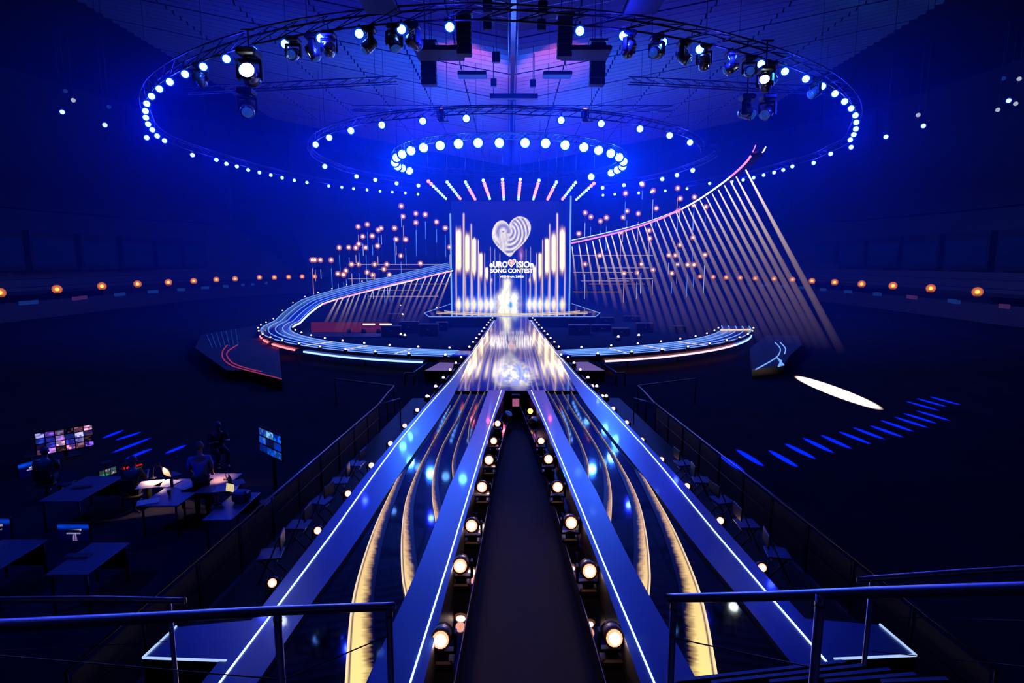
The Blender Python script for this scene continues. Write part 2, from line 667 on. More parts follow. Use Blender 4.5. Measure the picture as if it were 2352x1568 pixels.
# ------------------------------------------------------------------ ring trusses, hanging fixtures
def sorted_ring(pxs):
    P = [onz(x, y, RZ) for x, y in pxs]
    c = sum(P, Vector()) / len(P)
    lo = min(P, key=lambda p: p.y).y; hi = max(P, key=lambda p: p.y).y
    c.y = (lo + hi) / 2; c.x = 0
    return sorted(P, key=lambda p: math.atan2(p.y - c.y, p.x - c.x)), c


def ring_truss(pxs, name, label, h, r, gapfill):
    P, c = sorted_ring(pxs)
    R = sum((p - c).length for p in P) / len(P)
    ths = [math.atan2(p.y - c.y, p.x - c.x) for p in P]
    rad = [math.hypot(p.x - c.x, p.y - c.y) for p in P]
    # smooth radius around the circle, following the lamps
    ext_t = [t - 2 * PI for t in ths] + ths + [t + 2 * PI for t in ths]
    ext_r = rad * 3
    N = 120
    base = []
    for i in range(N):
        t = -PI + 2 * PI * i / N
        w = [math.exp(-((t - e) / .10) ** 2) + 1e-9 for e in ext_t]
        base.append((t, sum(a * b for a, b in zip(w, ext_r)) / sum(w)))
    root = empty(name, (c.x, c.y, RZ))
    tag(root, label, 'truss')

    def ring_pts(dr, dz):
        return [Vector(((q + dr) * math.cos(t), (q + dr) * math.sin(t), dz)) for t, q in base]
    rings = [ring_pts(0.0, .28), ring_pts(-h * .5, .28 + h), ring_pts(h * .5, .28 + h)]
    for rr in rings:
        MB().tube(rr, r, 5, closed=True).build('chord', 'black_metal', root)
    z = MB()
    for i in range(0, N, 1):
        j = (i + 1) % N
        a, b = (rings[0][i], rings[1][j]), (rings[0][i], rings[2][j])
        z.rod(*a, r * .5, 4, cap=False); z.rod(*b, r * .5, 4, cap=False)
        z.rod(rings[1][i], rings[2][j], r * .5, 4, cap=False)
    z.build('bracing', 'black_metal', root)
    for i in range(0, N, 12):
        q = rings[1][i]
        MB().rod(q, (q.x, q.y, 22.6 - RZ + .13 * abs(q.x)), .015, 4, cap=False).build('suspension_cable', 'black_metal', root)
    return root, base, c


tr_out, base_out, c_out = ring_truss(OUTER, 'outer_ring_truss', 'widest dark circular lighting truss hung below the ceiling', .55, .05, True)
tr_mid, base_mid, c_mid = ring_truss(MIDDLE, 'middle_ring_truss', 'middle dark circular lighting truss hung below the ceiling', .5, .045, True)
tr_inn, base_inn, c_inn = ring_truss(INNER, 'inner_ring_truss', 'small inner circular lighting truss carrying the glaring lamps', .5, .045, True)


# moving-head fixtures
def moving_head(up=True, tilt=40, pan=0, s=1.0, lens='lamp_blue', body='silver_housing', name='moving_head'):
    """standing (up) or hanging fixture: base, yoke, head with lens"""
    g = 1 if up else -1
    root = empty(name)
    b = MB().bevbox((0, 0, g * .06 * s), (.34 * s, .34 * s, .12 * s), .03 * s)
    b.box((0, -.172 * s, g * .06 * s), (.12 * s, .006 * s, .05 * s))
    b.build('base', 'black_metal', root)
    y = MB()
    y.rod((0, 0, g * .12 * s), (0, 0, g * .17 * s), .10 * s, 12)
    y.bevbox((0, 0, g * .19 * s), (.40 * s, .12 * s, .05 * s), .015 * s)
    for k in (-1, 1):
        y.bevbox((k * .19 * s, 0, g * .34 * s), (.045 * s, .13 * s, .32 * s), .015 * s)
        y.rod((k * .165 * s, 0, g * .42 * s), (k * .215 * s, 0, g * .42 * s), .06 * s, 10)
    yo = y.build('yoke', 'black_metal', root)
    yo.rotation_euler = (0, 0, pan)
    t = math.radians(tilt)
    ax = Vector((0, -math.cos(t), math.sin(t)))
    ax.rotate(Euler((0, 0, pan)))
    h = MB()
    h.lathe((0, 0, g * .42 * s), [(.07 * s, -.20 * s), (.13 * s, -.17 * s), (.155 * s, -.05 * s), (.155 * s, .08 * s), (.145 * s, .19 * s), (.125 * s, .20 * s)], 14, 0, ax)
    for q in (-.12, -.08, -.04):
        h.lathe((0, 0, g * .42 * s), [(.160 * s, q * s), (.160 * s, (q + .015) * s)], 14, 0, ax)
    ho = h.build('head', body, root)
    ln = MB()
    c0 = Vector((0, 0, g * .42 * s)) + ax * .2 * s
    ln.lathe(c0, [(.085 * s, .028 * s), (.06 * s, .045 * s), (.015 * s, .05 * s)], 14, 0, ax)
    ln.lathe(c0, [(.118 * s, 0), (.10 * s, .022 * s), (.084 * s, .0285 * s)], 14, 1, ax)  # outer ring stands for the halo around the lens
    ln.build('lens', [lens, 'halo_rim' if lens in ('lamp_rose', 'lamp_star') else lens], ho)
    return root


principled('dull_lens', (.05, .08, .16), .08, spec=.8, emit=(.02, .10, .6), estr=.35)  # faint blue sheen put in as emission; the lamps are off
HANG = [(710, 112, 20), (765, 115, 60), (812, 118, 10), (880, 98, 45), (938, 100, 60), (985, 108, 20), (1418, 108, 55), (1480, 112, 15), (1535, 124, 40), (1580, 132, 60), (1635, 146, 30), (1680, 152, 12), (1725, 165, 50), (505, 165, 40), (1838, 195, 30)]
HWORD = ['far left', 'second', 'third', 'fourth', 'fifth', 'sixth', 'seventh', 'eighth', 'ninth', 'tenth', 'eleventh', 'twelfth', 'thirteenth', 'leftmost', 'rightmost']
for i, (px, py, tl_) in enumerate(HANG):
    pxl = onz(px, py, RZ + .1)
    # hook it to the truss: put it right under the nearest truss point of the near arc
    t = math.atan2(pxl.y - c_out.y, pxl.x - c_out.x)
    q = min(base_out, key=lambda e: abs((e[0] - t + PI) % (2 * PI) - PI))
    o = moving_head(False, -tl_, (i * 1.7) % 6.28, 1.75, 'dull_lens')
    o.location = (c_out.x + q[1] * math.cos(t), c_out.y + q[1] * math.sin(t), RZ + .22)
    xs_ = 'left' if px < 1176 else 'right'
    tag(o, 'hanging moving-head spotlight, ' + ('unlit, at the %s edge of the near truss arc' % xs_ if i > 12 else '%s from the left along the near ring truss' % nth(sorted(h[0] for h in HANG).index(px) + 1)), 'stage light', 'moving heads under the outer truss')

# two glaring search heads with big housings and their unlit neighbours
def follow_spot(px, py, s, tilt, pan, lens, label):
    o = moving_head(False, tilt, pan, s, lens, 'silver_housing', 'search_light')
    p = onz(px, py, 14.6)
    o.location = (p.x, p.y, 14.6 + .42 * s)
    tag(o, label, 'stage light')
    d = MB()
    d.rod((0, 0, 0), (0, 0, RZ + .6 - 14.6 - .42 * s), .04, 6)
    d.rod((-.3, 0, RZ + .6 - 14.6 - .42 * s), (.3, 0, RZ + .6 - 14.6 - .42 * s), .05, 6)
    d.build('drop_pipe', 'black_metal', o)
    return o


emitter('lamp_glare', (.80, .95, 1.0), 60.0)
o = follow_spot(575, 173, 2.7, 8, .15, 'lamp_glare', 'glaring white search light hanging at the left of the rig')
light('SPOT', 'search_beam', onz(575, 173, 14.6) + Vector((0, -.7, 0)), 9000, (.02, .30, 1.0), None, .2, onz(300, 90, 17), 60, .8)
o = follow_spot(1757, 193, 1.9, 20, -.5, 'lamp_glare', 'glaring white search light hanging at the right of the rig')
light('SPOT', 'search_beam', onz(1757, 193, 14.6) + Vector((0.2, -.5, .2)), 7000, (.02, .25, 1.0), None, .2, onz(2000, 120, 19), 50, .8)
follow_spot(568, 250, 2.6, -35, .4, 'dull_lens', 'big unlit search light below the glaring one at the left')
follow_spot(1714, 258, 2.3, -25, .9, 'dull_lens', 'big unlit search light right of the sail tip, left of a pair')
follow_spot(1762, 258, 2.3, -30, -.7, 'dull_lens', 'big unlit search light right of the sail tip, right of a pair')

# black speaker columns and boxes hanging by the ridge
def speaker_column(px, y0, y1, Y, n, w, label):
    a, b = atY(px, y0, Y), atY(px, y1, Y)
    root = empty('speaker_column', b)
    hh = (a.z - b.z) / n
    for k in range(n):
        MB().bevbox((0, .06 * (n - 1 - k) ** 1.3 * .4, hh * (k + .5)), (w, .6, hh * .92), .03).build('speaker_cabinet', 'black_matte', root)
    m = MB()
    m.box((0, 0, a.z - b.z + .1), (w * 1.2, .7, .12))
    m.rod((-.2, 0, a.z - b.z + .1), (-.2, 0, ceil_z(a.x) - b.z - .1), .02, 4)
    m.rod((.2, 0, a.z - b.z + .1), (.2, 0, ceil_z(a.x) - b.z - .1), .02, 4)
    m.build('flying_frame', 'black_metal', root)
    tag(root, label, 'speaker')


speaker_column(1066, 38, 124, 31, 7, .75, 'black line-array speaker column hanging left of the ridge')
speaker_column(1297, 40, 130, 31, 7, .75, 'black line-array speaker column hanging right of the ridge')
speaker_column(985, 102, 195, 36, 6, .9, 'dark hanging speaker column left of the ridge, farther from it')
speaker_column(1372, 100, 195, 36, 6, .9, 'dark hanging speaker column right of the ridge, farther from it')
for px, py, Y, w, lb in ((1120, 16, 27, .42, 'small black ceiling box left of the ridge beam, nearest'), (1247, 18, 27, .42, 'small black ceiling box right of the ridge beam, nearest'), (1120, 56, 30, .42, 'small black ceiling box left of the ridge beam, second'), (1244, 58, 30, .42, 'small black ceiling box right of the ridge beam, second'), (1140, 132, 38, .5, 'slim black ceiling box left of the ridge beam, third'), (1134, 190, 46, .45, 'small black ceiling box left of the ridge beam, fourth'), (1224, 192, 46, .45, 'small black ceiling box right of the ridge beam, third')):
    p = atY(px, py, Y)
    m = MB().bevbox((0, 0, 0), (w, w * .8, w * 1.25), .04)
    m.rod((0, 0, w * .6), (0, 0, ceil_z(p.x) - p.z), .02, 4)
    tag(m.build('speaker_box', 'black_matte', None, p), lb, 'speaker')
cb = MB()
a, b = atY(1125, 222, 48), atY(1235, 222, 48)
cb.box(((a.x + b.x) / 2, 48, a.z), (b.x - a.x, .4, .35))
cb.rod((a.x + .3, 48, a.z), (a.x + .3, 48, ceil_z(1.5) + .1), .03, 4)
cb.rod((b.x - .3, 48, a.z), (b.x - .3, 48, ceil_z(1.5) + .1), .03, 4)
tag(cb.build('crossbar', 'black_metal'), 'short black crossbar hanging under the ridge beam', 'bar')
# straight dark trusses crossing under the ceiling
for k, (a_, b_, z, lb) in enumerate(((( -24, 44), (-8, 41.5), 18.2, 'straight dark truss under the ceiling left of the ridge'), ((24, 44), (8, 41.5), 18.2, 'straight dark truss under the ceiling right of the ridge'), ((-14, 52), (14, 52), 19.0, 'long dark truss crossing under the ridge beam'))):
    root = empty('straight_truss', (a_[0], a_[1], z))
    A, B = Vector((0, 0, 0)), Vector((b_[0] - a_[0], b_[1] - a_[1], 0))
    n = 14
    offs = [Vector((0, .25, 0)), Vector((0, -.25, 0)), Vector((0, 0, .45))]
    for o_ in offs:
        MB().rod(A + o_, B + o_, .05, 6).build('chord', 'dark_steel', root)
    z_ = MB()
    for i in range(n):
        p, q = A.lerp(B, i / n), A.lerp(B, (i + 1) / n)
        z_.rod(p + offs[0], q + offs[2], .025, 4); z_.rod(p + offs[1], q + offs[2], .025, 4); z_.rod(p + offs[0], q + offs[1], .025, 4)
    z_.build('bracing', 'dark_steel', root)
    for q in (.1, .5, .9):
        p = A.lerp(B, q) + offs[2]
        MB().rod(p, (p.x, p.y, ceil_z(p.x + a_[0]) - z + .2), .015, 4).build('suspension_cable', 'black_metal', root)
    tag(root, lb, 'truss')
# dark acoustic panels
for i, (px, py, Y, w, d) in enumerate(((870, 6, 26, 1.5, .8), (1480, 6, 26, 1.5, .8), (1010, 122, 33, 2.6, .8), (1345, 122, 33, 2.6, .8), (1085, 172, 42, 2.0, .5), (1280, 172, 42, 2.0, .5))):
    p = atY(px, py, Y)
    m = MB().bevbox((0, 0, 0), (w, d * 2.2, .25), .04)
    m.rod((-w * .3, 0, .1), (-w * .3, 0, ceil_z(p.x) - p.z + .1), .015, 4)
    m.rod((w * .3, 0, .1), (w * .3, 0, ceil_z(p.x) - p.z + .1), .015, 4)
    tag(m.build('acoustic_panel', 'black_matte', None, p), 'flat black panel hanging near the ceiling, %s of three %s of the ridge' % (('first', 'first', 'second', 'second', 'third', 'third')[i], 'left' if px < 1176 else 'right'), 'panel', 'hanging black panels')
# uplighters washing the ceiling pink
for s in (-1, 1):
    o = moving_head(True, 80, 0, 1.4, 'lamp_pink', 'black_metal', 'uplighter')
    o.location = (s * 5.2, 43, 16.0)
    m = MB().rod((0, 0, 0), (0, 0, ceil_z(5.2) - 16), .02, 4).build('drop_wire', 'black_metal', o, (.45, 0, 0))
    MB().box((.2, 0, 0), (.7, .3, .05)).build('shelf', 'black_metal', o)
    tag(o, 'upward-tilted fixture washing the ceiling pink, ' + ('left' if s < 0 else 'right') + ' of the ridge', 'stage light')
    light('SPOT', 'uplight', (s * 5.2, 43.5, 17.0), 2300, (1.0, .13, .22), None, .15, (s * 3.7, 50.5, 22.5), 46, .6)
# ------------------------------------------------------------------ stage deck, screen and runways
DZ = 1.0                                # level of all decks


def mirror(pts):
    return [(-p[0], p[1]) + tuple(p[2:]) for p in pts]


def pz(pxs, z):
    return [tuple(onz(x, y, z)) for x, y in pxs]


def sample_x(poly, ys):
    """poly of (x, y, ..) monotone in y -> (x, y) at each y"""
    P = sorted([(p[1], p[0]) for p in poly])
    return [(float(np.interp(y, [a for a, _ in P], [b for _, b in P])), y) for y in ys]


# --- main deck behind the catwalk
deck = MB()
deck.prism([(-7.6, 51.8), (7.6, 51.8), (8.6, 55.5), (7.2, 68.0), (-7.2, 68.0), (-8.6, 55.5)], 0.0, DZ, 0, 1)
deck_o = tag(deck.build('stage_deck', ['mirror_deck', 'runway_side']), 'glossy black deck under the tall video screen', 'stage')
for rad, yc in ((9.0, 63.2), (10.5, 63.6), (12.0, 64.2)):
    pts = [(rad * math.sin(t), yc - rad * 0.93 * math.cos(t), DZ + .015) for t in [math.radians(a) for a in range(-50, 51, 4)]]
    pts = [p for p in pts if p[1] > 51.9 and abs(p[0]) < 8]
    MB().tube(pts, .016, 5).build('floor_line', 'led_gold', deck_o)
MB().rod((-7.6, 51.78, DZ), (7.6, 51.78, DZ), .035, 6).build('edge_light', 'led_rim', deck_o)
for s in (-1, 1):
    MB().rod((s * 7.6, 51.78, DZ), (s * 8.6, 55.5, DZ), .03, 6).build('edge_light', 'led_rim', deck_o)
    MB().rod((s * 8.6, 55.5, DZ), (s * 7.2, 68, DZ), .03, 6).build('edge_light', 'led_rim', deck_o)

# --- the tall video screen
SY = 66.0
X0p, X1p, Y0p, Y1p = 1040.0, 1305.0, 702.0, 462.0
bl, br, tr, tl = atY(X0p, Y0p, SY), atY(X1p, Y0p, SY), atY(X1p, Y1p, SY), atY(X0p, Y1p, SY)
heart = catmull([(830, 470, 0), (790, 430, 0), (740, 418, 0), (690, 440, 0), (650, 500, 0), (636, 570, 0), (650, 640, 0), (690, 700, 0), (750, 760, 0), (838, 822, 0), (900, 760, 0), (980, 690, 0), (1040, 610, 0), (1072, 530, 0), (1070, 460, 0), (1030, 400, 0), (960, 372, 0), (900, 385, 0), (850, 425, 0), (830, 470, 0)], 5)
HP = np.array([(1000 + p.x / 4.9, 420 + p.y / 4.9) for p in heart])


def poly_sd(x, y, P):
    """signed distance (negative inside) of points to a closed polygon"""
    d = np.full(x.shape, 1e9); ins = np.zeros(x.shape, bool)
    for (ax, ay), (bx, by) in zip(P[:-1], P[1:]):
        ex, ey = bx - ax, by - ay
        L = ex * ex + ey * ey + 1e-9
        t = np.clip(((x - ax) * ex + (y - ay) * ey) / L, 0, 1)
        d = np.minimum(d, np.hypot(x - ax - t * ex, y - ay - t * ey))
        c = (ay > y) != (by > y)
        with np.errstate(divide='ignore', invalid='ignore'):
            xi = (bx - ax) * (y - ay) / (by - ay + 1e-12) + ax
        ins ^= c & (x < xi)
    return np.where(ins, -d, d)


def sstep(a, b, x):
    t = np.clip((x - a) / (b - a), 0, 1)
    return t * t * (3 - 2 * t)


def vnoise(x, y, seed=0):
    """cheap smooth value noise"""
    xi, yi = np.floor(x), np.floor(y)
    fx, fy = x - xi, y - yi
    fx = fx * fx * (3 - 2 * fx); fy = fy * fy * (3 - 2 * fy)

    def h(a, b):
        v = np.sin(a * 127.1 + b * 311.7 + seed * 74.7) * 43758.5453
        return v - np.floor(v)
    return (h(xi, yi) * (1 - fx) + h(xi + 1, yi) * fx) * (1 - fy) + (h(xi, yi + 1) * (1 - fx) + h(xi + 1, yi + 1) * fx) * fy


def screen_pic(u, v):
    x = X0p + (X1p - X0p) * u
    y = Y0p + (Y1p - Y0p) * v
    c = np.zeros((len(u), 3))
    c[:] = (0.0, 0.003, 0.10)
    c += sstep(560, 702, y)[:, None] * np.array((0.0, 0.015, 0.25))
    GOLD = np.array((1.0, 0.80, 0.42)); HOT = np.array((1.05, .92, .58)); EDGE = np.array((0.42, 0.21, 0.05))
    xm = 1172.5 - np.abs(x - 1172.5)                      # both halves alike
    cols = [(1046, 1061, 512, 640), (1067, 1079.5, 522, 644), (1083, 1094.5, 540, 648), (1100, 1109, 574, 655), (1113.5, 1122, 605, 662), (1126, 1132, 632, 664)]
    for k, (a, b, t, bt) in enumerate(cols):
        w = (xm - a) / (b - a)
        prof = sstep(-.12, .25, w) * (1 - sstep(.75, 1.12, w))
        ragged = 16 * vnoise(x * .55, np.zeros_like(x), k)
        up = sstep(t + ragged * .5 - 2, t + 26 if k < 2 else t + 11, y)
        dn = 1 - sstep(bt - 34, bt + 2 - ragged, y)
        g = prof * up * dn
        mid = np.clip(1 - np.abs(w - .5) * 1.5, 0, 1)
        colr = EDGE + (HOT - EDGE) * (sstep(.1, .75, mid * up * dn))[:, None]
        c = c * (1 - g)[:, None] + colr * g[:, None]
        # tail of light running down to the floor and the flame at its foot
        tail = np.exp(-((xm - a - 1.0 - 3 * sstep(bt - 30, 690, y) * 0.4) / 1.6) ** 2) * sstep(bt - 40, bt, y) * .6
        c += tail[:, None] * np.array((.55, .38, .2))
        fl = np.exp(-((xm - (a + b) / 2) / (3.0 + 2.2 * sstep(680, 702, y))) ** 2) * sstep(676, 700, y)
        c = c * (1 - fl * .8)[:, None] + fl[:, None] * GOLD * 1.1
        bg = np.exp(-((xm - b - 2) / 4.0) ** 2) * sstep(668, 698, y)
        c += bg[:, None] * np.array((0, .16, .6))
    for lx, t, wd, s in ((1048, 520, .8, .35), (1065, 489, 1.7, .8), (1082.5, 513, 1.5, .6), (1098.5, 549, 1.0, .9), (1113, 580, .9, .5), (1126.5, 565, .8, .35), (1136.5, 570, .8, .3), (1148, 580, .8, .35)):
        g = np.exp(-((xm - lx) / wd) ** 2) * sstep(t - 3, t + 4, y) * s
        c = c * (1 - g * .7)[:, None] + g[:, None] * np.array((.85, .66, .42))
    # pale smoke figure in the middle
    cxl = 1162 + 3 * np.sin(y * .09)
    hw = 8 + 17 * sstep(655, 705, y)
    n = vnoise(x * .22, y * .10, 3) * .6 + vnoise(x * .5, y * .22, 5) * .4
    g = np.exp(-((x - cxl) / hw) ** 2) * sstep(630, 648, y) * (.45 + 1.1 * n)
    c = c * (1 - np.clip(g, 0, .85))[:, None] + np.clip(g, 0, 1)[:, None] * np.array((.95, .93, .74))
    g = np.exp(-((x - 1183) / 9) ** 2) * np.exp(-((y - 684) / 14) ** 2) * n * 1.6
    c += g[:, None] * np.array((.75, .85, .7))
    g = np.exp(-((x - 1173) / 4.5) ** 2) * np.exp(-((y - 698) / 7) ** 2)
    c = c * (1 - g)[:, None] + g[:, None] * np.array((0.0, .25, 1.0))
    g = np.exp(-((x - 1197) / 5) ** 2) * np.exp(-((y - 582) / 16) ** 2) * (.3 + n) * .5
    c += g[:, None] * np.array((.5, .2, .3))
    # the striped heart
    sd = poly_sd(x, y, HP)
    ins = 1 - sstep(-.8, .5, sd)
    d = -sd
    right = sstep(-4, 6, (x - 1170) + (y - 540) * .28)
    # right lobe: long crescents that run together at the tip
    rr = np.hypot(x - 1168.5, (y - 530) * .86)
    st = .5 + .5 * np.cos((rr - .10 * (y - 530)) * 2 * PI / 8.2 + 1.2)
    ex, ey = x - 1155.5, y - 530.5
    sw = .62 + .38 * np.cos((np.hypot(ex * 1.1, ey) - 3) * 2 * PI / 21)
    sw = np.where((ey > 4) & (ex > -9), .55 + .4 * vnoise(x * .9 - y * .12, y * .05, 4), sw)
    val = right * (.12 + .88 * st) + (1 - right) * sw
    val = np.where(d < 3.2, np.maximum(val, .85), val)
    val *= .72 + .28 * vnoise(x * .25 + y * .15, y * .12, 9)
    val *= 1 - .9 * np.exp(-(ex ** 2 + (ey * 1.6) ** 2) / 12)
    hc = val[:, None] * np.array((.74, .70, .60)) + (1 - val)[:, None] * np.array((.02, .03, .20))
    c = c * (1 - ins)[:, None] + hc * ins[:, None]
    return c


screen = empty('video_screen', (0, SY, DZ))
tag(screen, 'tall video screen with gold light columns and a striped silver heart', 'screen')
MATS['screen_picture'].node_tree.nodes['Principled BSDF'].inputs['Emission Strength'].default_value = 1.45
sc_o = picture('screen_face', 420, 380, [tuple(Vector(p) - Vector((0, SY, DZ))) for p in (bl, br, tr, tl)], screen_pic, 'screen_picture', screen)
cxm = (bl.x + br.x) / 2
hx = (br.x - bl.x) / 2
MB().box((cxm, .22, (tl.z - DZ) / 2), (2 * hx, .36, tl.z - DZ)).build('screen_housing', 'black_matte', screen)
MB().rod((cxm - hx - .12, -.1, 0), (cxm - hx - .12, -.1, atY(1040, 490, SY).z - DZ), .09, 8).build('side_tube', 'led_rim', screen)
MB().rod((cxm + hx + .12, -.1, 0), (cxm + hx + .12, -.1, atY(1305, 450, SY).z - DZ), .09, 8).build('side_tube', 'led_rim', screen)
emitter('letter_white', (1.0, .97, .98), 2.0)
emitter('letter_red', (1.0, .22, .2), .95)
emitter('letter_blush', (1.0, .74, .72), 1.1)


def lettering(txt, x0, x1, y0, y1, bold=.02, shear=0.0):
    cu = bpy.data.curves.new('lettering', 'FONT')
    cu.body = txt
    cu.offset = bold
    cu.shear = shear
    cu.extrude = 0.01
    cu.resolution_u = 3
    cu.materials.append(MATS['letter_white'])
    o = bpy.data.objects.new('lettering', cu)
    COL.objects.link(o)
    bpy.context.view_layer.update()
    bb = [Vector(b) for b in o.bound_box]
    mnx, mxx = min(b.x for b in bb), max(b.x for b in bb)
    mny, mxy = min(b.y for b in bb), max(b.y for b in bb)
    a, b = atY(x0, y1, SY - .05), atY(x1, y0, SY - .05)
    sx = (b.x - a.x) / (mxx - mnx); sy = (b.z - a.z) / (mxy - mny)
    dg = bpy.context.evaluated_depsgraph_get()
    me = bpy.data.meshes.new_from_object(o.evaluated_get(dg))
    bpy.data.objects.remove(o)
    for vv in me.vertices:
        x, y, z = vv.co
        vv.co = ((x - mnx) * sx + a.x, SY - .05 - z - SY, (y - mny) * sy + a.z - DZ)
    if not me.materials:
        me.materials.append(MATS['letter_white'])
    o = bpy.data.objects.new('lettering', me)
    COL.objects.link(o)
    o.parent = screen
    return o


lettering('eURO', 1124.5, 1166, 600, 614.5, .03)
lettering('ISIOn', 1186, 1225.5, 600, 614.5, .03)
lettering('SONG', 1126, 1163, 616.5, 626.5, .03)
lettering('CONTEST', 1167, 1224, 616.5, 626.5, .03)
lettering('VIENNA 2026', 1147, 1203, 632.5, 637.2, .025)


def heart_poly(cx, cy, w, h, tilt=.12):
    P = []
    for k in range(36):
        t = 2 * PI * k / 36
        x = 16 * math.sin(t) ** 3
        y = 13 * math.cos(t) - 5 * math.cos(2 * t) - 2 * math.cos(3 * t) - math.cos(4 * t)
        x, y = x / 32 * w, y / 29 * h
        P.append((cx + x * math.cos(tilt) - y * math.sin(tilt) * -1, cy - y + x * -tilt))
    return P


for nm, w, h, mat, dy in (('heart_sign', 19, 20, 'letter_white', .06), ('heart_band', 14.5, 15, 'letter_red', .08), ('heart_core', 8.5, 8.5, 'letter_blush', .10)):
    m = MB()
    pts = [atY(x, y, SY - dy) - Vector((0, SY, DZ)) for x, y in heart_poly(1175.5, 603.5, w, h)]
    m.v = [tuple(p) for p in pts] + [tuple(p + Vector((0, .02, 0))) for p in pts]
    n = len(pts)
    m.face(range(n)); m.face(range(2 * n - 1, n - 1, -1))
    for i in range(n):
        m.face((i, (i + 1) % n, n + (i + 1) % n, n + i))
    m.build(nm, mat, screen)

# --- catwalk (mirror-like) from the deck to the fork
CW_L = pz([(1141, 735), (1117, 762), (1090, 800), (1070, 835), (1052, 868), (1040, 896)], DZ)
cys = [21.7, 23, 25, 28, 32, 36, 41, 46, 51.8]
cl = sample_x(CW_L, cys)
cat = MB().slab(cl, mirror(cl), 0.0, DZ - .004, 0, 1).build('catwalk', ['mirror_deck', 'runway_side'])
tag(cat, 'mirror-black catwalk reflecting the video screen', 'catwalk')

# its lit floor tiles carry gold stripes that widen towards the fork
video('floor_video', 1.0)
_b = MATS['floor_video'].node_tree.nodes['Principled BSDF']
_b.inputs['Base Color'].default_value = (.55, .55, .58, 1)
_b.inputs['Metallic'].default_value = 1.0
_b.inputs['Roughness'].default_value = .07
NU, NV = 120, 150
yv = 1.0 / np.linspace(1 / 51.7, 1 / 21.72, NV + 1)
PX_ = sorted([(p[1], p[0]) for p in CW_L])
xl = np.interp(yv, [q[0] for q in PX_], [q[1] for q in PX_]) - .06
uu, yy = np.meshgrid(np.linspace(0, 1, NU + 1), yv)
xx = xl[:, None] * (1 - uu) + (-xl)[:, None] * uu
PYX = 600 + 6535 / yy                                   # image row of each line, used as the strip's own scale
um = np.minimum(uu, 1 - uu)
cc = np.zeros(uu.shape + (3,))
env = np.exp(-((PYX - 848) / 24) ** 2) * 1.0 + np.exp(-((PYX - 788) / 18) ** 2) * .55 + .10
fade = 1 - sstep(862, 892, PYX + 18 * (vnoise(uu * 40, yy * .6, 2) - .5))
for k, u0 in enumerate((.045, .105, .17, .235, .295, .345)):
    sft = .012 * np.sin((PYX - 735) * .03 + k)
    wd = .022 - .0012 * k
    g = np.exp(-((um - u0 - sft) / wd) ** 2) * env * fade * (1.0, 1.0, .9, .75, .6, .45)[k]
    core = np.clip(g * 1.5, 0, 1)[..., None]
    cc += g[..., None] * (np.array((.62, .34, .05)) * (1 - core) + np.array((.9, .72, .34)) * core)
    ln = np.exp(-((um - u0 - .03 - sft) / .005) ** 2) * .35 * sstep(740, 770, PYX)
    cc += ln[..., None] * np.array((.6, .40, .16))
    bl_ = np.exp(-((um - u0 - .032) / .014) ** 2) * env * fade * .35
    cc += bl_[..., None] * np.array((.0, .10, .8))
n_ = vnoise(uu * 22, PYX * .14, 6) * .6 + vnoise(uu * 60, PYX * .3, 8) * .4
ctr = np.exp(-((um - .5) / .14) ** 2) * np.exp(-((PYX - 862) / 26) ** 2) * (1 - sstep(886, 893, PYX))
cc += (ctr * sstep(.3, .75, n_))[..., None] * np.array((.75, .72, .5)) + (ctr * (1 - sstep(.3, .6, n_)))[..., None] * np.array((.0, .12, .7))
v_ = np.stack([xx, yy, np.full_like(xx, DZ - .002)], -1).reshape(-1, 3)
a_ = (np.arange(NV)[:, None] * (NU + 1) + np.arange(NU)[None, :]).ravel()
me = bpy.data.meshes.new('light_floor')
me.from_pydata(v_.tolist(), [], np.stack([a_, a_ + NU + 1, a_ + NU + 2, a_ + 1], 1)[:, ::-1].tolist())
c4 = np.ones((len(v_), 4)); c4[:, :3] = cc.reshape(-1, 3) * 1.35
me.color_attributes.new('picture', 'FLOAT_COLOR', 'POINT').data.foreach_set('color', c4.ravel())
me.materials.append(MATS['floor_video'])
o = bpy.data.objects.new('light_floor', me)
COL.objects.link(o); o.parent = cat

# --- outer and inner runways (left traced, right is its mirror image)
OUT_L = pz([(1134, 731), (1102, 784), (1064, 831), (1033, 871), (980, 927), (938, 975), (890, 1031), (851, 1076), (775, 1172), (639, 1345), (505, 1515), (380, 1672)], DZ)
OUT_R = pz([(1141, 735), (1117, 762), (1090, 800), (1062, 862), (1045, 902), (1020, 944), (975, 1008), (941, 1056), (907, 1104), (810, 1257), (732, 1362), (644, 1490), (560, 1612)], DZ)
OUT_LED = pz([(1137, 733), (1108, 782), (1073, 826), (1036, 874), (997, 916), (958, 963), (907, 1025), (857, 1092), (775, 1209), (639, 1391), (505, 1568), (420, 1680)], DZ)
IN_L = pz([(1122, 895), (1076, 1025), (1039, 1095), (1001, 1200), (951, 1327), (903, 1428), (850, 1545), (800, 1660)], DZ)
IN_R = pz([(1162, 895), (1133, 968), (1082, 1143), (1039, 1301), (973, 1568), (945, 1680)], DZ)
IN_LED = pz([(1152, 895), (1104, 1042), (1028, 1295), (942, 1568), (910, 1670)], DZ)
oys = [5.3, 6, 7, 8, 9, 10, 11.5, 13, 15, 17, 19, 21, 24, 28, 32, 37, 43, 48.5]
iys = [5.3, 6, 7, 8, 9, 10, 12, 14, 16, 18, 20, 21.8]
WHERE = {-1: 'left', 1: 'right'}
SIDEWORD = {-1: 'on the desk side', 1: 'on the empty-floor side'}
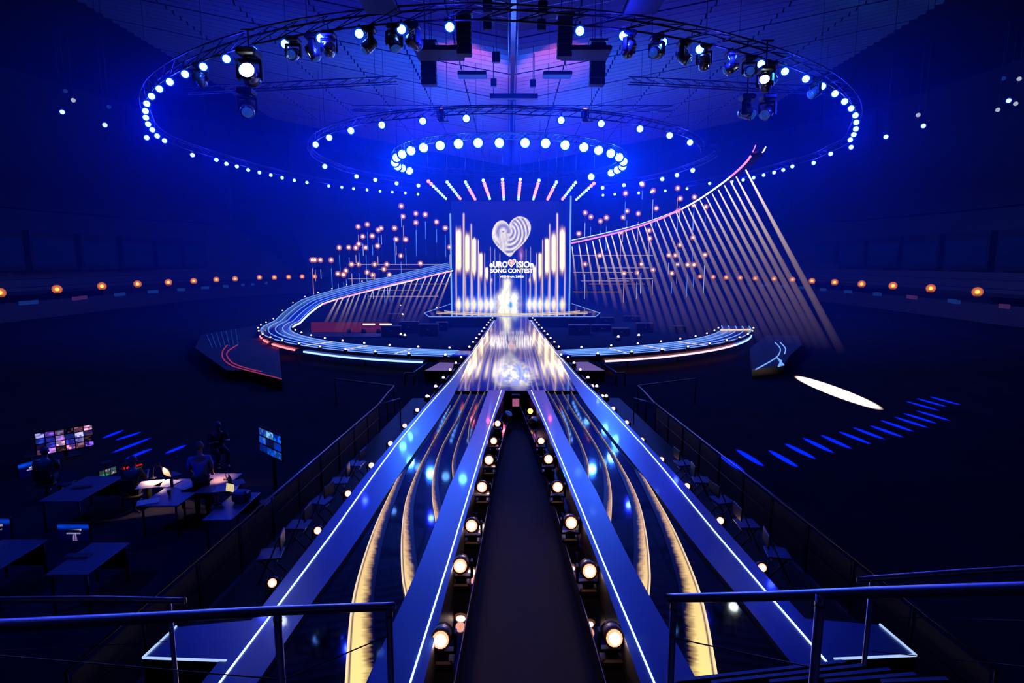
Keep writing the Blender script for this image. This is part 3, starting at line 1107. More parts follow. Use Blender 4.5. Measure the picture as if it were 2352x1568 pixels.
for s in (-1, 1):
    fl = (lambda P: P) if s < 0 else mirror
    a, b = fl(sample_x(OUT_L, oys)), fl(sample_x(OUT_R, oys))
    if s > 0:
        a, b = b, a
    r = MB().slab(a, b, 0.0, DZ, 0, 1).build('outer_runway', ['runway_lacquer', 'runway_side'])
    tag(r, 'long glossy blue-lit outer runway with a white light line, ' + SIDEWORD[s], 'runway')
    MB().tube([(p[0], p[1], DZ + .005) for p in fl(sample_x(OUT_LED, oys))], .014, 6).build('light_line', 'led_line', r)
    a, b = fl(sample_x(IN_L, iys)), fl(sample_x(IN_R, iys))
    if s > 0:
        a, b = b, a
    r = MB().slab(a, b, 0.0, DZ, 0, 1).build('inner_runway', ['runway_lacquer', 'runway_side'])
    tag(r, 'glossy blue-lit inner runway beside the dark centre aisle, ' + SIDEWORD[s], 'runway')
    MB().tube([(p[0], p[1], DZ + .005) for p in fl(sample_x(IN_LED, iys))], .013, 6).build('light_line', 'led_line', r)

# --- sunken terrace between the runways with its gold-lit curved bands
TZ = 0.93
video('band_picture', 1.0)
BANDS = [[(930, 1070), (905, 1118), (863, 1209), (828, 1310), (806, 1406), (793, 1564), (790, 1650)],
         [(1066, 889), (1048, 925), (1030, 955), (995, 1016), (960, 1082), (933, 1152), (922, 1231), (922, 1319), (930, 1373), (940, 1410)],
         [(1087, 889), (1070, 925), (1056, 955), (1021, 1016), (999, 1073), (992, 1134), (1000, 1202), (1008, 1240)],
         [(1104, 889), (1088, 925), (1074, 959), (1052, 1016), (1039, 1064), (1040, 1099), (1046, 1130)],
         [(1122, 887), (1108, 912), (1096, 937), (1080, 975), (1076, 994), (1075, 1020), (1078, 1045)]]
BWORD = ['outermost', 'second from the outside', 'third from the outside', 'fourth from the outside', 'shortest innermost']
NZ = {}
tys = [5.3, 6, 7, 8, 9, 10, 11.5, 13, 15, 17, 19, 21, 21.72]
for s in (-1, 1):
    fl = (lambda P: P) if s < 0 else mirror
    a, b = fl(sample_x(OUT_R, tys)), fl(sample_x(IN_L, tys))
    if s > 0:
        a, b = b, a
    r = MB().slab(a, b, 0.0, TZ, 0, 1).build('runway_terrace', ['terrace_gloss', 'runway_side'])
    tag(r, 'sunken glossy black terrace between the two runways, ' + SIDEWORD[s], 'stage floor')
    for bi, B in enumerate(BANDS):
        pts = resample(catmull(pz(B, TZ), 8), 340)
        n = len(pts)
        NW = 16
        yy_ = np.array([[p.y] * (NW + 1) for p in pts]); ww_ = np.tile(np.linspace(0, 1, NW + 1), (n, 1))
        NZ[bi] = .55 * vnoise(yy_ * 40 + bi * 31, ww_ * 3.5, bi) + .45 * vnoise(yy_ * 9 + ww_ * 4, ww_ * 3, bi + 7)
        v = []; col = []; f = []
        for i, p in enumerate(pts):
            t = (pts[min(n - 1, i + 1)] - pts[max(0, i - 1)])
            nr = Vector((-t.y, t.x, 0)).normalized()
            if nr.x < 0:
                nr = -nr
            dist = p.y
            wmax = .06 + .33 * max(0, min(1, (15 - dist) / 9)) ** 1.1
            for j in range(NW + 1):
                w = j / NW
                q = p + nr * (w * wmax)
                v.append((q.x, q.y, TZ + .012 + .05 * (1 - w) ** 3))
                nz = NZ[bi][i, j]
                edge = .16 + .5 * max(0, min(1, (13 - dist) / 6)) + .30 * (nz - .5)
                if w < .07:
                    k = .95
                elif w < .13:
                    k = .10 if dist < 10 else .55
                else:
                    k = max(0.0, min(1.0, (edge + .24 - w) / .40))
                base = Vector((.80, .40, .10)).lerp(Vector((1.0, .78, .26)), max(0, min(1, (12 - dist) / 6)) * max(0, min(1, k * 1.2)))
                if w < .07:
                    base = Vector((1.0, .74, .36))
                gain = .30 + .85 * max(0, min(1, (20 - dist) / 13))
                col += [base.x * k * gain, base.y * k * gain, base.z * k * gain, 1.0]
        if s > 0:
            v = [(-x, y, z) for x, y, z in v]
        for i in range(n - 1):
            for j in range(NW):
                A = i * (NW + 1) + j
                q = (A, A + 1, A + NW + 2, A + NW + 1)
                f.append(q if s < 0 else q[::-1])
        me = bpy.data.meshes.new('gold_band')
        me.from_pydata(v, [], f)
        me.color_attributes.new('picture', 'FLOAT_COLOR', 'POINT').data.foreach_set('color', col)
        me.materials.append(MATS['band_picture'])
        o = bpy.data.objects.new('gold_band', me)
        COL.objects.link(o)
        tag(o, BWORD[bi] + ' curved gold light band on the runway terrace, ' + SIDEWORD[s], 'light band', 'gold light bands of the terraces')

# --- centre aisle
LEDGE = pz([(1180, 930), (1166, 968), (1139, 1064), (1100, 1275), (1043, 1568), (1022, 1680)], .5)
for s in (-1, 1):
    fl = (lambda P: P) if s < 0 else mirror
    a, b = fl(sample_x(IN_R, iys)), fl(sample_x(LEDGE, iys))
    if s > 0:
        a, b = b, a
    r = MB().slab(a, b, 0.0, .5, 0, 1).build('aisle_ledge', ['terrace_gloss', 'runway_side'])
    tag(r, 'low dark ledge carrying the aisle floor lamps, ' + SIDEWORD[s], 'ledge')
    e = fl(sample_x(LEDGE, iys))
    MB().tube([(p[0], p[1], .5) for p in e], .012, 5).build('edge_trim', 'dark_steel', r)
principled('aisle_carpet', (0.006, 0.003, 0.005), .85, noise=(6, .05, .4))
e = sample_x(LEDGE, iys)
tag(MB().slab(e, mirror(e), 0.0, .03).build('aisle_carpet', 'aisle_carpet'), 'dark carpeted aisle running down the middle between the runways', 'carpet')
p = onz(1184, 900, .8)
m = MB().bevbox((0, 0, .45), (.34, .3, .9), .03)
mb_ = m.build('prompt_box', 'black_matte', None, (p.x, 21.4, .03))
tag(mb_, 'small box with a pink panel at the head of the centre aisle', 'box')
emitter('pink_panel', (.75, .20, .45), .45)
MB().box((0, -.16, .62), (.26, .02, .3)).build('lit_panel', 'pink_panel', mb_)
# ------------------------------------------------------------------ ring stage rising into the light-beam sail
CX, CYc = -0.5, 49.4


def cyl_pts(pxs, R, far=True):
    """pixel track -> points on the upright cylinder of radius R around the ring centre"""
    out = []
    for px, py in pxs:
        d = ray(px, py)
        a = d.x * d.x + d.y * d.y
        ox, oy = CAM_P.x - CX, CAM_P.y - CYc
        b = 2 * (d.x * ox + d.y * oy)
        c = ox * ox + oy * oy - R * R
        t = (-b + (1 if far else -1) * math.sqrt(max(0.0, b * b - 4 * a * c))) / (2 * a)
        out.append(CAM_P + d * t)
    return out


R_IN, R_OUT = 17.6, 19.7


def ang(p):
    t = math.degrees(math.atan2(p.y - CYc, p.x - CX))
    return t - 360 if t > -12 else t          # -12 .. -372, clockwise from the right end over the front


# height profile of the inner edge along the angle
prof = [(-12, DZ - .03), (-90, DZ - .03), (-176, DZ - .03)]
for p in cyl_pts([(740, 694), (800, 676), (860, 661), (920, 647), (980, 632), (1040, 618)], R_IN):
    prof.append((ang(p), p.z))
prof.sort(reverse=True)
PA = [-a for a, _ in prof]; PZ = [z for _, z in prof]
T_END = max(PA)


def ring_z(t):
    return float(np.interp(-t, PA, PZ))


def ring_pt(t, w, dz=0.0):
    """w 0 inner .. 1 outer edge"""
    bank = 0.75 * float(np.interp(-t, [172, 215, 255], [0, .6, 1]))
    R = R_IN + (R_OUT - R_IN) * w
    a = math.radians(t)
    return Vector((CX + R * math.cos(a), CYc + R * math.sin(a), ring_z(t) + bank * w + dz))


T0 = -16.0
TS = [T0 - i * (T_END + T0) / 110 for i in range(111)]
m = MB()
k = 0
for t in TS:
    for w, dz in ((0, -.32), (0, 0), (1, 0), (1, -.32)):
        m.v.append(tuple(ring_pt(t, w, dz)))
for i in range(len(TS) - 1):
    a = 4 * i; b = a + 4
    m.face((a + 1, b + 1, b + 2, a + 2), 0, True)
    m.face((a, b, b + 1, a + 1), 1, True)
    m.face((a + 2, b + 2, b + 3, a + 3), 1, True)
    m.face((a, a + 3, b + 3, b), 1, True)
m.face((0, 1, 2, 3), 1); m.face((4 * 110 + 3, 4 * 110 + 2, 4 * 110 + 1, 4 * 110), 1)
ring = m.build('ring_stage', ['runway_lacquer', 'runway_side'])
tag(ring, 'round ring walkway with concentric blue light lines, climbing behind the screen', 'stage ring')
for w in (.02, .26, .5, .74, .98):
    for part in ([t for t in TS if t > -81.5], [t for t in TS if t < -98]):
        MB().tube([ring_pt(t, w, .01) for t in part], .034, 5).build('light_line', 'led_rim', ring)
# glare strip under the climbing inner edge
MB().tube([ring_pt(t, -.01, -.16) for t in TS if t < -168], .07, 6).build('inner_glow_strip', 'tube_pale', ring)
# fascia strips in front
for t0, t1, mat in ((-155, -151, 'led_red'), (-148, -144, 'led_red'), (-141, -131, 'led_red'), (-128, -103, 'led_blue'), (-74, -41, 'led_pink'), (-40.7, -24, 'led_blue')):
    n = 16
    MB().tube([ring_pt(t0 + (t1 - t0) * i / n, 1.0, -.34) + Vector((0, -.06, 0)) for i in range(n + 1)], .055, 6).build('fascia_light', mat, ring)
for t in range(-20, -170, -12):
    if -100 < t < -80:
        continue
    a = ring_pt(t, .5, -.3)
    MB().rod((a.x, a.y, 0), a, .06, 6).build('support_leg', 'black_metal', ring)
# cross bars lit on the front of the ring
for t in (-128, -118, -108, -70, -62, -52):
    MB().rod(ring_pt(t, .02, .02), ring_pt(t, .98, .02), .025, 5).build('cross_light', 'tube_gold', ring)
MB().rod(ring_pt(-27, .02, .03), ring_pt(-23, .98, .03), .07, 5).build('cross_light', 'tube_gold', ring)

# marker lamps along both edges of ring and catwalk
mk = MB()
mk.lathe((0, 0, 0), [(.11, 0), (.13, .05), (.10, .16)], 8, 0)
mk.ball((0, 0, .19), .06, 8, 1)
ME_MARK = mk.mesh('marker_lamp', ['black_metal', 'lamp_mark'])


def markers(points, label, group):
    for i, p in enumerate(points):
        tag(inst('marker_lamp', ME_MARK, None, p), nth(i + 1) + ' ' + label, 'marker lamp', group)


pts = []
for i in range(34):
    t = -22 - i * (218 - 22) / 33
    if -97 < t < -82:
        continue
    p = ring_pt(t, 1.06, -.06)
    pts.append(p)
markers(pts, 'tiny marker lamp along the outer edge of the ring walkway, from its right end', 'outer ring marker lamps')
pts = []
for i in range(22):
    t = -25 - i * 6.3
    if -98 < t < -81:
        continue
    pts.append(ring_pt(t, -.08, -.06))
markers(pts, 'tiny marker lamp along the inner edge of the ring walkway, from its right end', 'inner ring marker lamps')
brk = MB()
for i in range(34):
    t = -22 - i * (218 - 22) / 33
    if not -97 < t < -82:
        brk.rod(ring_pt(t, 1.0, -.15), ring_pt(t, 1.06, -.06), .03, 4)
for i in range(22):
    t = -25 - i * 6.3
    if not -98 < t < -81:
        brk.rod(ring_pt(t, 0, -.15), ring_pt(t, -.08, -.06), .03, 4)
brk.build('lamp_brackets', 'black_metal', ring)
CATM = [(1037, 185), (1021, 201), (1005, 221), (990, 243), (971, 267), (951, 294), (930, 321), (907, 351), (879, 384), (848, 423), (781, 510), (738, 557), (692, 613), (636, 678), (572, 750), (503, 833)]
CATM = [(840 + x / 3.564, 680 + y / 3.564) for x, y in CATM]
L = pz(CATM, DZ)
for s in (-1, 1):
    P = [Vector(p) for p in (L if s < 0 else mirror(L))]
    markers([Vector((p.x, p.y, DZ - .12)) for p in P], 'tiny marker lamp beside the catwalk, counted from the screen, ' + SIDEWORD[s], 'catwalk marker lamps ' + SIDEWORD[s])
    st = MB()
    st.tube([(p.x, p.y, DZ - .16) for p in P], .04, 5)
    for p in P[::3]:
        st.rod((p.x, p.y, 0), (p.x, p.y, DZ - .16), .03, 5)
    tag(st.build('marker_rack', 'black_metal'), 'dark rail holding the catwalk marker lamps, ' + SIDEWORD[s], 'rail')

# --- light beams from the climbing rails, painted as fading translucent tubes
def beam_material(name, hot, cold, top, a1):
    """light beam painted as emission: bright at the lamp end, fading to clear (uv-free: stored per corner)"""
    m = bpy.data.materials.new(name)
    m.use_nodes = True
    nt = m.node_tree
    nt.nodes.clear()
    at = nt.nodes.new('ShaderNodeVertexColor'); at.layer_name = 'picture'
    sep = nt.nodes.new('ShaderNodeSeparateColor')
    nt.links.new(at.outputs[0], sep.inputs[0])
    ramp = nt.nodes.new('ShaderNodeValToRGB')
    ramp.color_ramp.elements[0].position = 0.0; ramp.color_ramp.elements[0].color = (*hot, 1)
    ramp.color_ramp.elements[1].position = 1.0; ramp.color_ramp.elements[1].color = (*cold, 1)
    e = ramp.color_ramp.elements.new(.26); e.color = (.46, .35, .33, 1)
    e = ramp.color_ramp.elements.new(.55); e.color = (.18, .12, .14, 1)
    nt.links.new(sep.outputs[0], ramp.inputs[0])
    em = nt.nodes.new('ShaderNodeEmission')
    em.inputs[1].default_value = top
    nt.links.new(ramp.outputs[0], em.inputs[0])
    tr_ = nt.nodes.new('ShaderNodeBsdfTransparent')
    mix = nt.nodes.new('ShaderNodeMixShader')
    mr = nt.nodes.new('ShaderNodeMapRange')
    mr.inputs['From Min'].default_value = 0; mr.inputs['From Max'].default_value = 1
    mr.inputs['To Min'].default_value = .95; mr.inputs['To Max'].default_value = a1
    nt.links.new(sep.outputs[0], mr.inputs[0])
    lw = nt.nodes.new('ShaderNodeLayerWeight'); lw.inputs[0].default_value = .5
    inv = nt.nodes.new('ShaderNodeMath'); inv.operation = 'SUBTRACT'; inv.inputs[0].default_value = 1
    nt.links.new(lw.outputs['Facing'], inv.inputs[1])
    mul = nt.nodes.new('ShaderNodeMath'); mul.operation = 'MULTIPLY'
    pw = nt.nodes.new('ShaderNodeMath'); pw.operation = 'POWER'; pw.inputs[1].default_value = 1.1
    nt.links.new(mr.outputs[0], pw.inputs[0])
    nt.links.new(pw.outputs[0], mul.inputs[0]); nt.links.new(inv.outputs[0], mul.inputs[1])
    nt.links.new(mul.outputs[0], mix.inputs[0])
    nt.links.new(tr_.outputs[0], mix.inputs[1]); nt.links.new(em.outputs[0], mix.inputs[2])
    o = nt.nodes.new('ShaderNodeOutputMaterial')
    nt.links.new(mix.outputs[0], o.inputs[0])
    m.cycles.emission_sampling = 'NONE'
    MATS[name] = m


beam_material('beam_tube', (1.0, .86, .80), (.10, .06, .095), 1.7, 0.0)


def beam_obj(a, b, r0, r1, parent):
    d = b - a
    n = 7; K = 12
    u = d.cross(Vector((0, 0, 1))).normalized(); w = d.cross(u).normalized()
    v = []; f = []; col = []
    for i in range(K + 1):
        s = i / K
        rr = r0 + (r1 - r0) * s
        for j in range(n):
            t = 2 * PI * j / n
            v.append(tuple(d * s + u * (math.cos(t) * rr) + w * (math.sin(t) * rr)))
            col += [s, s, s, 1]
    for i in range(K):
        for j in range(n):
            j2 = (j + 1) % n
            f.append((i * n + j, (i + 1) * n + j, (i + 1) * n + j2, i * n + j2))
    me = bpy.data.meshes.new('beam_tube')
    me.from_pydata(v, [], f)
    me.color_attributes.new('picture', 'FLOAT_COLOR', 'POINT').data.foreach_set('color', col)
    me.polygons.foreach_set('use_smooth', [True] * len(f))
    me.materials.append(MATS['beam_tube'])
    o = bpy.data.objects.new('beam_tube', me)
    COL.objects.link(o)
    o.parent = parent
    o.location = a - Vector(parent.location)
    return o


RIGHT_RAIL = [(1308, 557), (1380, 541), (1450, 523), (1520, 498), (1590, 464), (1650, 424), (1690, 392), (1716, 366), (1728, 347), (1736, 329)]
R_BEAMS = [((1314, 566), (1328, 690)), ((1330, 562), (1350, 694)), ((1346, 558), (1372, 700)), ((1361, 553), (1394, 708)), ((1376, 549), (1416, 714)), ((1391, 545), (1438, 722)), ((1405, 541), (1460, 735)), ((1421, 537), (1482, 748)), ((1437, 531), (1504, 760)), ((1451, 526), (1527, 768)), ((1465, 521), (1550, 776)), ((1480, 517), (1572, 782)), ((1494, 512), (1595, 786)), ((1509, 506), (1618, 788)), ((1524, 500), (1640, 790)), ((1538, 494), (1662, 792)), ((1553, 488), (1685, 794)), ((1566, 482), (1706, 795)), ((1580, 475), (1730, 796)), ((1594, 468), (1754, 797)), ((1608, 460), (1777, 798)), ((1622, 453), (1800, 799)), ((1636, 445), (1822, 800)), ((1650, 436), (1843, 802)), ((1664, 426), (1864, 803)), ((1678, 416), (1884, 804)), ((1691, 406), (1904, 806)), ((1713, 390), (1936, 814))]
RS = 18.6
rp = catmull(cyl_pts(RIGHT_RAIL, RS), 6)
sail = empty('beam_sail', rp[0])
tag(sail, 'curved rail with a fan of painted light beams sweeping up right of the screen', 'light sculpture')


def band_on(points, width, lift, root, names):
    base = Vector(root.location)
    inner = [p - base for p in points]
    outer = []
    for p in points:
        r = Vector((p.x - CX, p.y - CYc, 0)).normalized()
        outer.append(p + r * width + Vector((0, 0, lift)) - base)
    mm = MB()
    for i, (a, b) in enumerate(zip(inner, outer)):
        for q in (a, b, b + Vector((0, 0, -.18)), a + Vector((0, 0, -.18))):
            mm.v.append(tuple(q))
    for i in range(len(inner) - 1):
        A = 4 * i; B = A + 4
        for j in range(4):
            j2 = (j + 1) % 4
            mm.face((A + j, A + j2, B + j2, B + j), 0, False)
    mm.build('rail_deck', 'dark_steel', root)
    return inner, outer


inn, out = band_on(rp[:int(len(rp) * .88)], .9, .30, sail, None)
MB().tube(out, .05, 6).build('upper_light_line', 'tube_pale', sail)
inn = [p - rp[0] for p in rp]
ni = len(inn)
c1, c2 = int(ni * .40), int(ni * .62)
emitter('tube_rose', (1.0, .20, .48), 1.7)
MB().tube([p + Vector((0, 0, -.12)) for p in inn[:c1 + 1]], .085, 6).build('lower_light_line', 'tube_rose', sail)
MB().tube([p + Vector((0, 0, -.12)) for p in inn[c1:c2 + 1]], .07, 6).build('lower_light_line', 'tube_pale', sail)
MB().tube([p + Vector((0, 0, -.12)) for p in inn[c2:int(ni * .87)]], .08, 6).build('lower_light_line', 'tube_rose', sail)
MB().tube([p + Vector((0, 0, -.12)) for p in inn[int(ni * .87):]], .035, 6).build('lower_light_line', 'tube_rose', sail)
for (ax, ay), (bx, by) in R_BEAMS:
    a = cyl_pts([(ax, ay)], RS)[0]
    b = onz(bx, by, 0.3)
    beam_obj(a, b, .055, .28, sail)

L_BEAMS = [((775, 688), (742, 752)), ((788, 684), (752, 762)), ((803, 680), (768, 770)), ((814, 677), (775, 776)), ((827, 673), (788, 778)), ((843, 669), (802, 780)), ((857, 666), (815, 780)), ((873, 661), (830, 780)), ((885, 658), (843, 780)), ((899, 654), (858, 780)), ((915, 651), (872, 778)), ((932, 647), (890, 772)), ((947, 644), (902, 765)), ((961, 640), (914, 758)), ((978, 637), (930, 750)), ((993, 633), (945, 745)), ((1009, 630), (962, 738)), ((1024, 626), (978, 732)), ((1036, 625), (996, 728))]
lp = cyl_pts([(740, 699), (775, 687), (843, 668), (915, 650), (978, 636), (1036, 623)], R_IN - .05)
lsail = empty('beam_fan', lp[0])
tag(lsail, 'fan of painted light beams under the climbing walkway left of the screen', 'light sculpture')
MB().tube([p - lp[0] for p in catmull(lp, 5)], .06, 6).build('rail', 'tube_rose', lsail)
for (ax, ay), (bx, by) in L_BEAMS:
    a = cyl_pts([(ax, ay)], R_IN - .05)[0]
    b = onz(bx, by, 0.2)
    if (b - a).length > 16:
        b = a + (b - a).normalized() * 16
    beam_obj(a, b, .05, .22, lsail)
# ------------------------------------------------------------------ pink lamp bars above the screen
BARS = [((984, 416), (1024, 456)), ((1027, 418), (1057, 456)), ((1069, 418), (1091, 457)), ((1110, 414), (1125, 456)), ((1154, 412), (1157, 457)), ((1195, 412), (1191, 457)), ((1238, 414), (1225, 457)), ((1278, 418), (1258, 457)), ((1322, 419), (1292, 457)), ((1364, 421), (1324, 458))]
BW = ['first', 'second', 'third', 'fourth', 'fifth', 'sixth', 'seventh', 'eighth', 'ninth', 'tenth']
bl_m = lamp_mesh('bar_lamp', .13, 'lamp_blue')
bl_p = lamp_mesh('bar_lamp', .15, 'lamp_pink')
for bi, (t0, t1) in enumerate(BARS):
    a, b = onz(*t0, 13.2), onz(*t1, 13.2)
    root = empty('lamp_bar', a)
    m = MB().rod((0, 0, .2), b - a + Vector((0, 0, .2)), .06, 6)
    m.rod((0, 0, .2), (0, 0, RZ + .9 - 13.2), .02, 4)
    m.rod(b - a + Vector((0, 0, .2)), b - a + Vector((0, 0, 5.5)), .02, 4)
    m.build('pipe', 'black_metal', root)
    for k in range(9):
        p = (b - a) * (k / 8)
        pink = (2 < bi < 7 and 0 < k < 7) or (bi in (2, 7) and k > 2) or (bi in (1, 8) and k > 6) or (bi in (0, 9) and k < 2)
        inst('bar_lamp', bl_p if pink else bl_m, root, p, (AIM - (a + p)).to_track_quat('Z', 'Y').to_euler())
    if 2 <= bi <= 7:
        for q in (.45,):
            light('POINT', 'bar_glow', a + (b - a) * q + Vector((0, -.2, -.3)), 70, (1.0, .10, .16), None, .2)
    tag(root, BW[bi] + ' of ten lamp bars from the left above the screen, ' + ('glowing pink' if 2 < bi < 7 else 'mixing white and pink lamps' if bi in (1, 2, 7, 8) else 'with blue-white lamps'), 'lamp bar', 'lamp bars above the screen')

# ------------------------------------------------------------------ globe posts behind the ring
emitter('globe_warm', (1.0, .50, .28), 7.0)
emitter('post_blue', (.06, .22, 1.0), 1.1)
emitter('post_pale', (.35, .5, 1.0), 1.0)
emitter('bar_gold', (.9, .55, .28), .55)
G_L = [(535, 602), (556, 602), (600, 603), (684, 603), (747, 507), (822, 505), (876, 508), (900, 478), (895, 343), (967, 325), (931, 420), (1005, 415), (955, 507), (1047, 493), (1052, 368), (1075, 355), (1180, 354), (1192, 441), (1267, 442), (1247, 262), (1233, 181), (1347, 240), (1347, 310), (1421, 247), (1508, 305), (1577, 353), (1612, 502), (1230, 570), (1383, 630), (843, 638), (900, 638), (1022, 638), (1120, 638), (1097, 675), (800, 687), (737, 710), (780, 718), (967, 700), (1010, 720), (1138, 718)]
G_L = [(560 + x / 3.409, 420 + y / 3.409) for x, y in G_L]
G_R = [(186, 489), (224, 517), (288, 545), (328, 522), (440, 520), (466, 478), (541, 495), (144, 628), (185, 832), (283, 775), (455, 360), (568, 300), (640, 343), (660, 460), (803, 325), (820, 395), (915, 385), (910, 440), (805, 478), (990, 450), (425, 620), (612, 608), (617, 660), (817, 704), (745, 772), (788, 773), (560, 832), (800, 834), (870, 836), (912, 836), (905, 655), (638, 870), (445, 893), (533, 890), (765, 893), (985, 770)]
G_R = [(1280 + x / 2.904, 320 + y / 2.904) for x, y in G_R]
rnd = random.Random(11)
gm = MB(); gm.ball((0, 0, 0), .16, 10)
ME_GLOBE = gm.mesh('bulb', 'globe_warm')
gm = MB(); gm.ball((0, 0, 0), .27, 12); gm.ball((0, 0, 0), .38, 12)  # two shells stand for the halo around the bulb
ME_HALO = gm.mesh('globe', 'globe_halo')
gl_n = 0
for side, LST in (('left', G_L), ('right', G_R)):
    order = sorted(range(len(LST)), key=lambda i: LST[i][0])
    for i, (px, py) in enumerate(LST):
        Y = 71.5 + 7.5 * rnd.random()
        p = atY(px, py, Y)
        root = empty('globe_post', (p.x, p.y, 0))
        MB().rod((0, 0, 0), (0, 0, p.z - .12), .035, 6).lathe((0, 0, 0), [(.28, 0), (.28, .04), (.06, .08)], 10).build('pole', 'black_metal', root)
        inst('bulb', ME_GLOBE, root, (0, 0, p.z))
        inst('globe', ME_HALO, root, (0, 0, p.z))  # glowing shells painted as the bulb's halo
        top = p.z - .75 - .6 * rnd.random()
        ln = min(top - .6, 1.0 + 2.6 * rnd.random())
        if ln > .4:
            MB().rod((0, -.04, top - ln), (0, -.04, top), .04, 6).build('light_tube', rnd.choice(['post_blue', 'post_blue', 'post_pale', 'bar_gold']), root)
        hgt = 'tall' if p.z > 9 else 'mid-height' if p.z > 6.3 else 'low'
        tag(root, '%s post with a warm globe, %s from the left behind the %s' % (hgt, nth(order.index(i) + 1), 'climbing walkway' if side == 'left' else 'beam sail'), 'lamp post', 'globe posts %s of the screen' % side)

# scaffold frames lit along their bars
emitter('bar_gold', (.9, .55, .28), .55)
for nm, x0, x1, ys_, Y, lb in (('left', 800, 1030, (607, 618, 640, 652, 666, 680), 70.8, 'scaffold frame with dim gold light bars behind the walkway left of the screen'), ('right', 1316, 1500, (586, 615, 625, 640, 645, 652, 670), 70.8, 'scaffold frame with dim gold light bars behind the beam sail')):
    a = atY(x0, 690, Y)
    root = empty('scaffold_frame', (a.x, Y, 0))
    for k in range(6):
        px = x0 + (x1 - x0) * k / 5
        t = atY(px, min(ys_) - 8, Y)
        MB().rod((t.x - a.x, 0, 0), (t.x - a.x, 0, t.z), .035, 6).build('upright', 'dark_steel', root)
    for q, yy in enumerate(ys_):
        u0 = x0 + (x1 - x0) * (0, .3, 0, .45, .1, .2, 0)[q]
        u1 = x1 - (x1 - x0) * (0, .05, .25, 0, .3, .1, .4)[q]
        p, r_ = atY(u0, yy, Y), atY(u1, yy, Y)
        MB().rod((p.x - a.x, -.05, p.z), (r_.x - a.x, -.05, p.z), .03, 5).build('light_bar', 'bar_gold', root)
    tag(root, lb, 'scaffold')

# ------------------------------------------------------------------ balcony lamps and signs
emitter('sign_blue', (.02, .10, .75), .22)
emitter('sign_purple', (.22, .07, .38), .20)
emitter('sign_pale', (.5, .55, .8), .8)
B_L = [(0, 672), (131, 664), (234, 657), (316, 652), (387, 648), (445, 645), (497, 642), (540, 640), (596, 637), (630, 637), (663, 636), (694, 635), (723, 635)]
B_R = [(2245, 670), (2138, 662), (2051, 656), (1979, 652), (1917, 648), (1865, 645), (1820, 642), (1778, 640), (1735, 639), (1700, 638), (1668, 637), (1638, 636), (1608, 635)]
bm = MB(); bm.ball((0, 0, 0), .17, 10, 0); bm.ball((0, 0, 0), .30, 10, 2); bm.ball((0, 0, 0), .42, 10, 2); bm.lathe((0, 0, -.42), [(.16, 0), (.20, .1), (.20, .2)], 10, 1)  # the two outer balls stand for the lamp's halo
ME_AMB = bm.mesh('balcony_lamp', ['lamp_amber', 'black_metal', 'amber_halo'])
for side, LST in (('left', B_L), ('right', B_R)):
    for i, (px, py) in enumerate(LST):
        p = onz(px, py, 3.35)
        p = onz(px, py, 3.0 + .37)
        o = inst('balcony_lamp', ME_AMB, None, (p.x, p.y, 3.37), None)
        # stand it on the parapet level
        tag(o, 'amber lamp on the %s balcony rail, %s from the near end' % (side, nth(i + 1)), 'lamp', 'amber lamps on the %s balcony' % side)
        if i < 9:
            for k, dx in enumerate((-1.9, 1.3)):
                a = onz(px + dx * 42 * 30 / (p.y - 24), py + 8, 2.4)
                t = Vector(LST[min(i + 1, len(LST) - 1)]) - Vector(LST[max(0, i - 1)])
                m = MB().bevbox((0, 0, 0), (.12, 1.0, .36), .02)
                sgn = 1 if side == 'left' else -1
                q = m.build('rail_sign', 'sign_purple' if i < 3 and (i + k) % 2 == 0 else 'sign_blue', None)
                q.location = (p.x + sgn * .15, p.y + dx * 1.6, 2.35)
                tag(q, '%s glowing panel on the %s balcony front, %s the %s amber lamp' % ('purple' if i < 3 and (i + k) % 2 == 0 else 'blue', side, 'before' if k == 0 else 'after', nth(i + 1)), 'sign', 'balcony front panels')
# dark glazed boxes above the balcony
principled('box_glass', (.02, .03, .08), .12, spec=.6, emit=(.0, .01, .10), estr=.12)
for side, sg in (('left', -1), ('right', 1)):
    for k in range(7):
        y = 52 + k * 7.5
        root = empty('viewing_box', (sg * 55, y, 5.0))
        MB().box((0, 0, 2.2), (4.0, 6.6, 4.4)).build('shell', 'hall_dark', root)
        MB().box((-sg * 2.03, 0, 2.0), (.06, 6.0, 3.0)).build('glazing', 'box_glass', root)
        tag(root, 'dark glazed viewing box above the %s balcony, %s from the near end' % (side, nth(k + 1)), 'viewing box', 'viewing boxes')
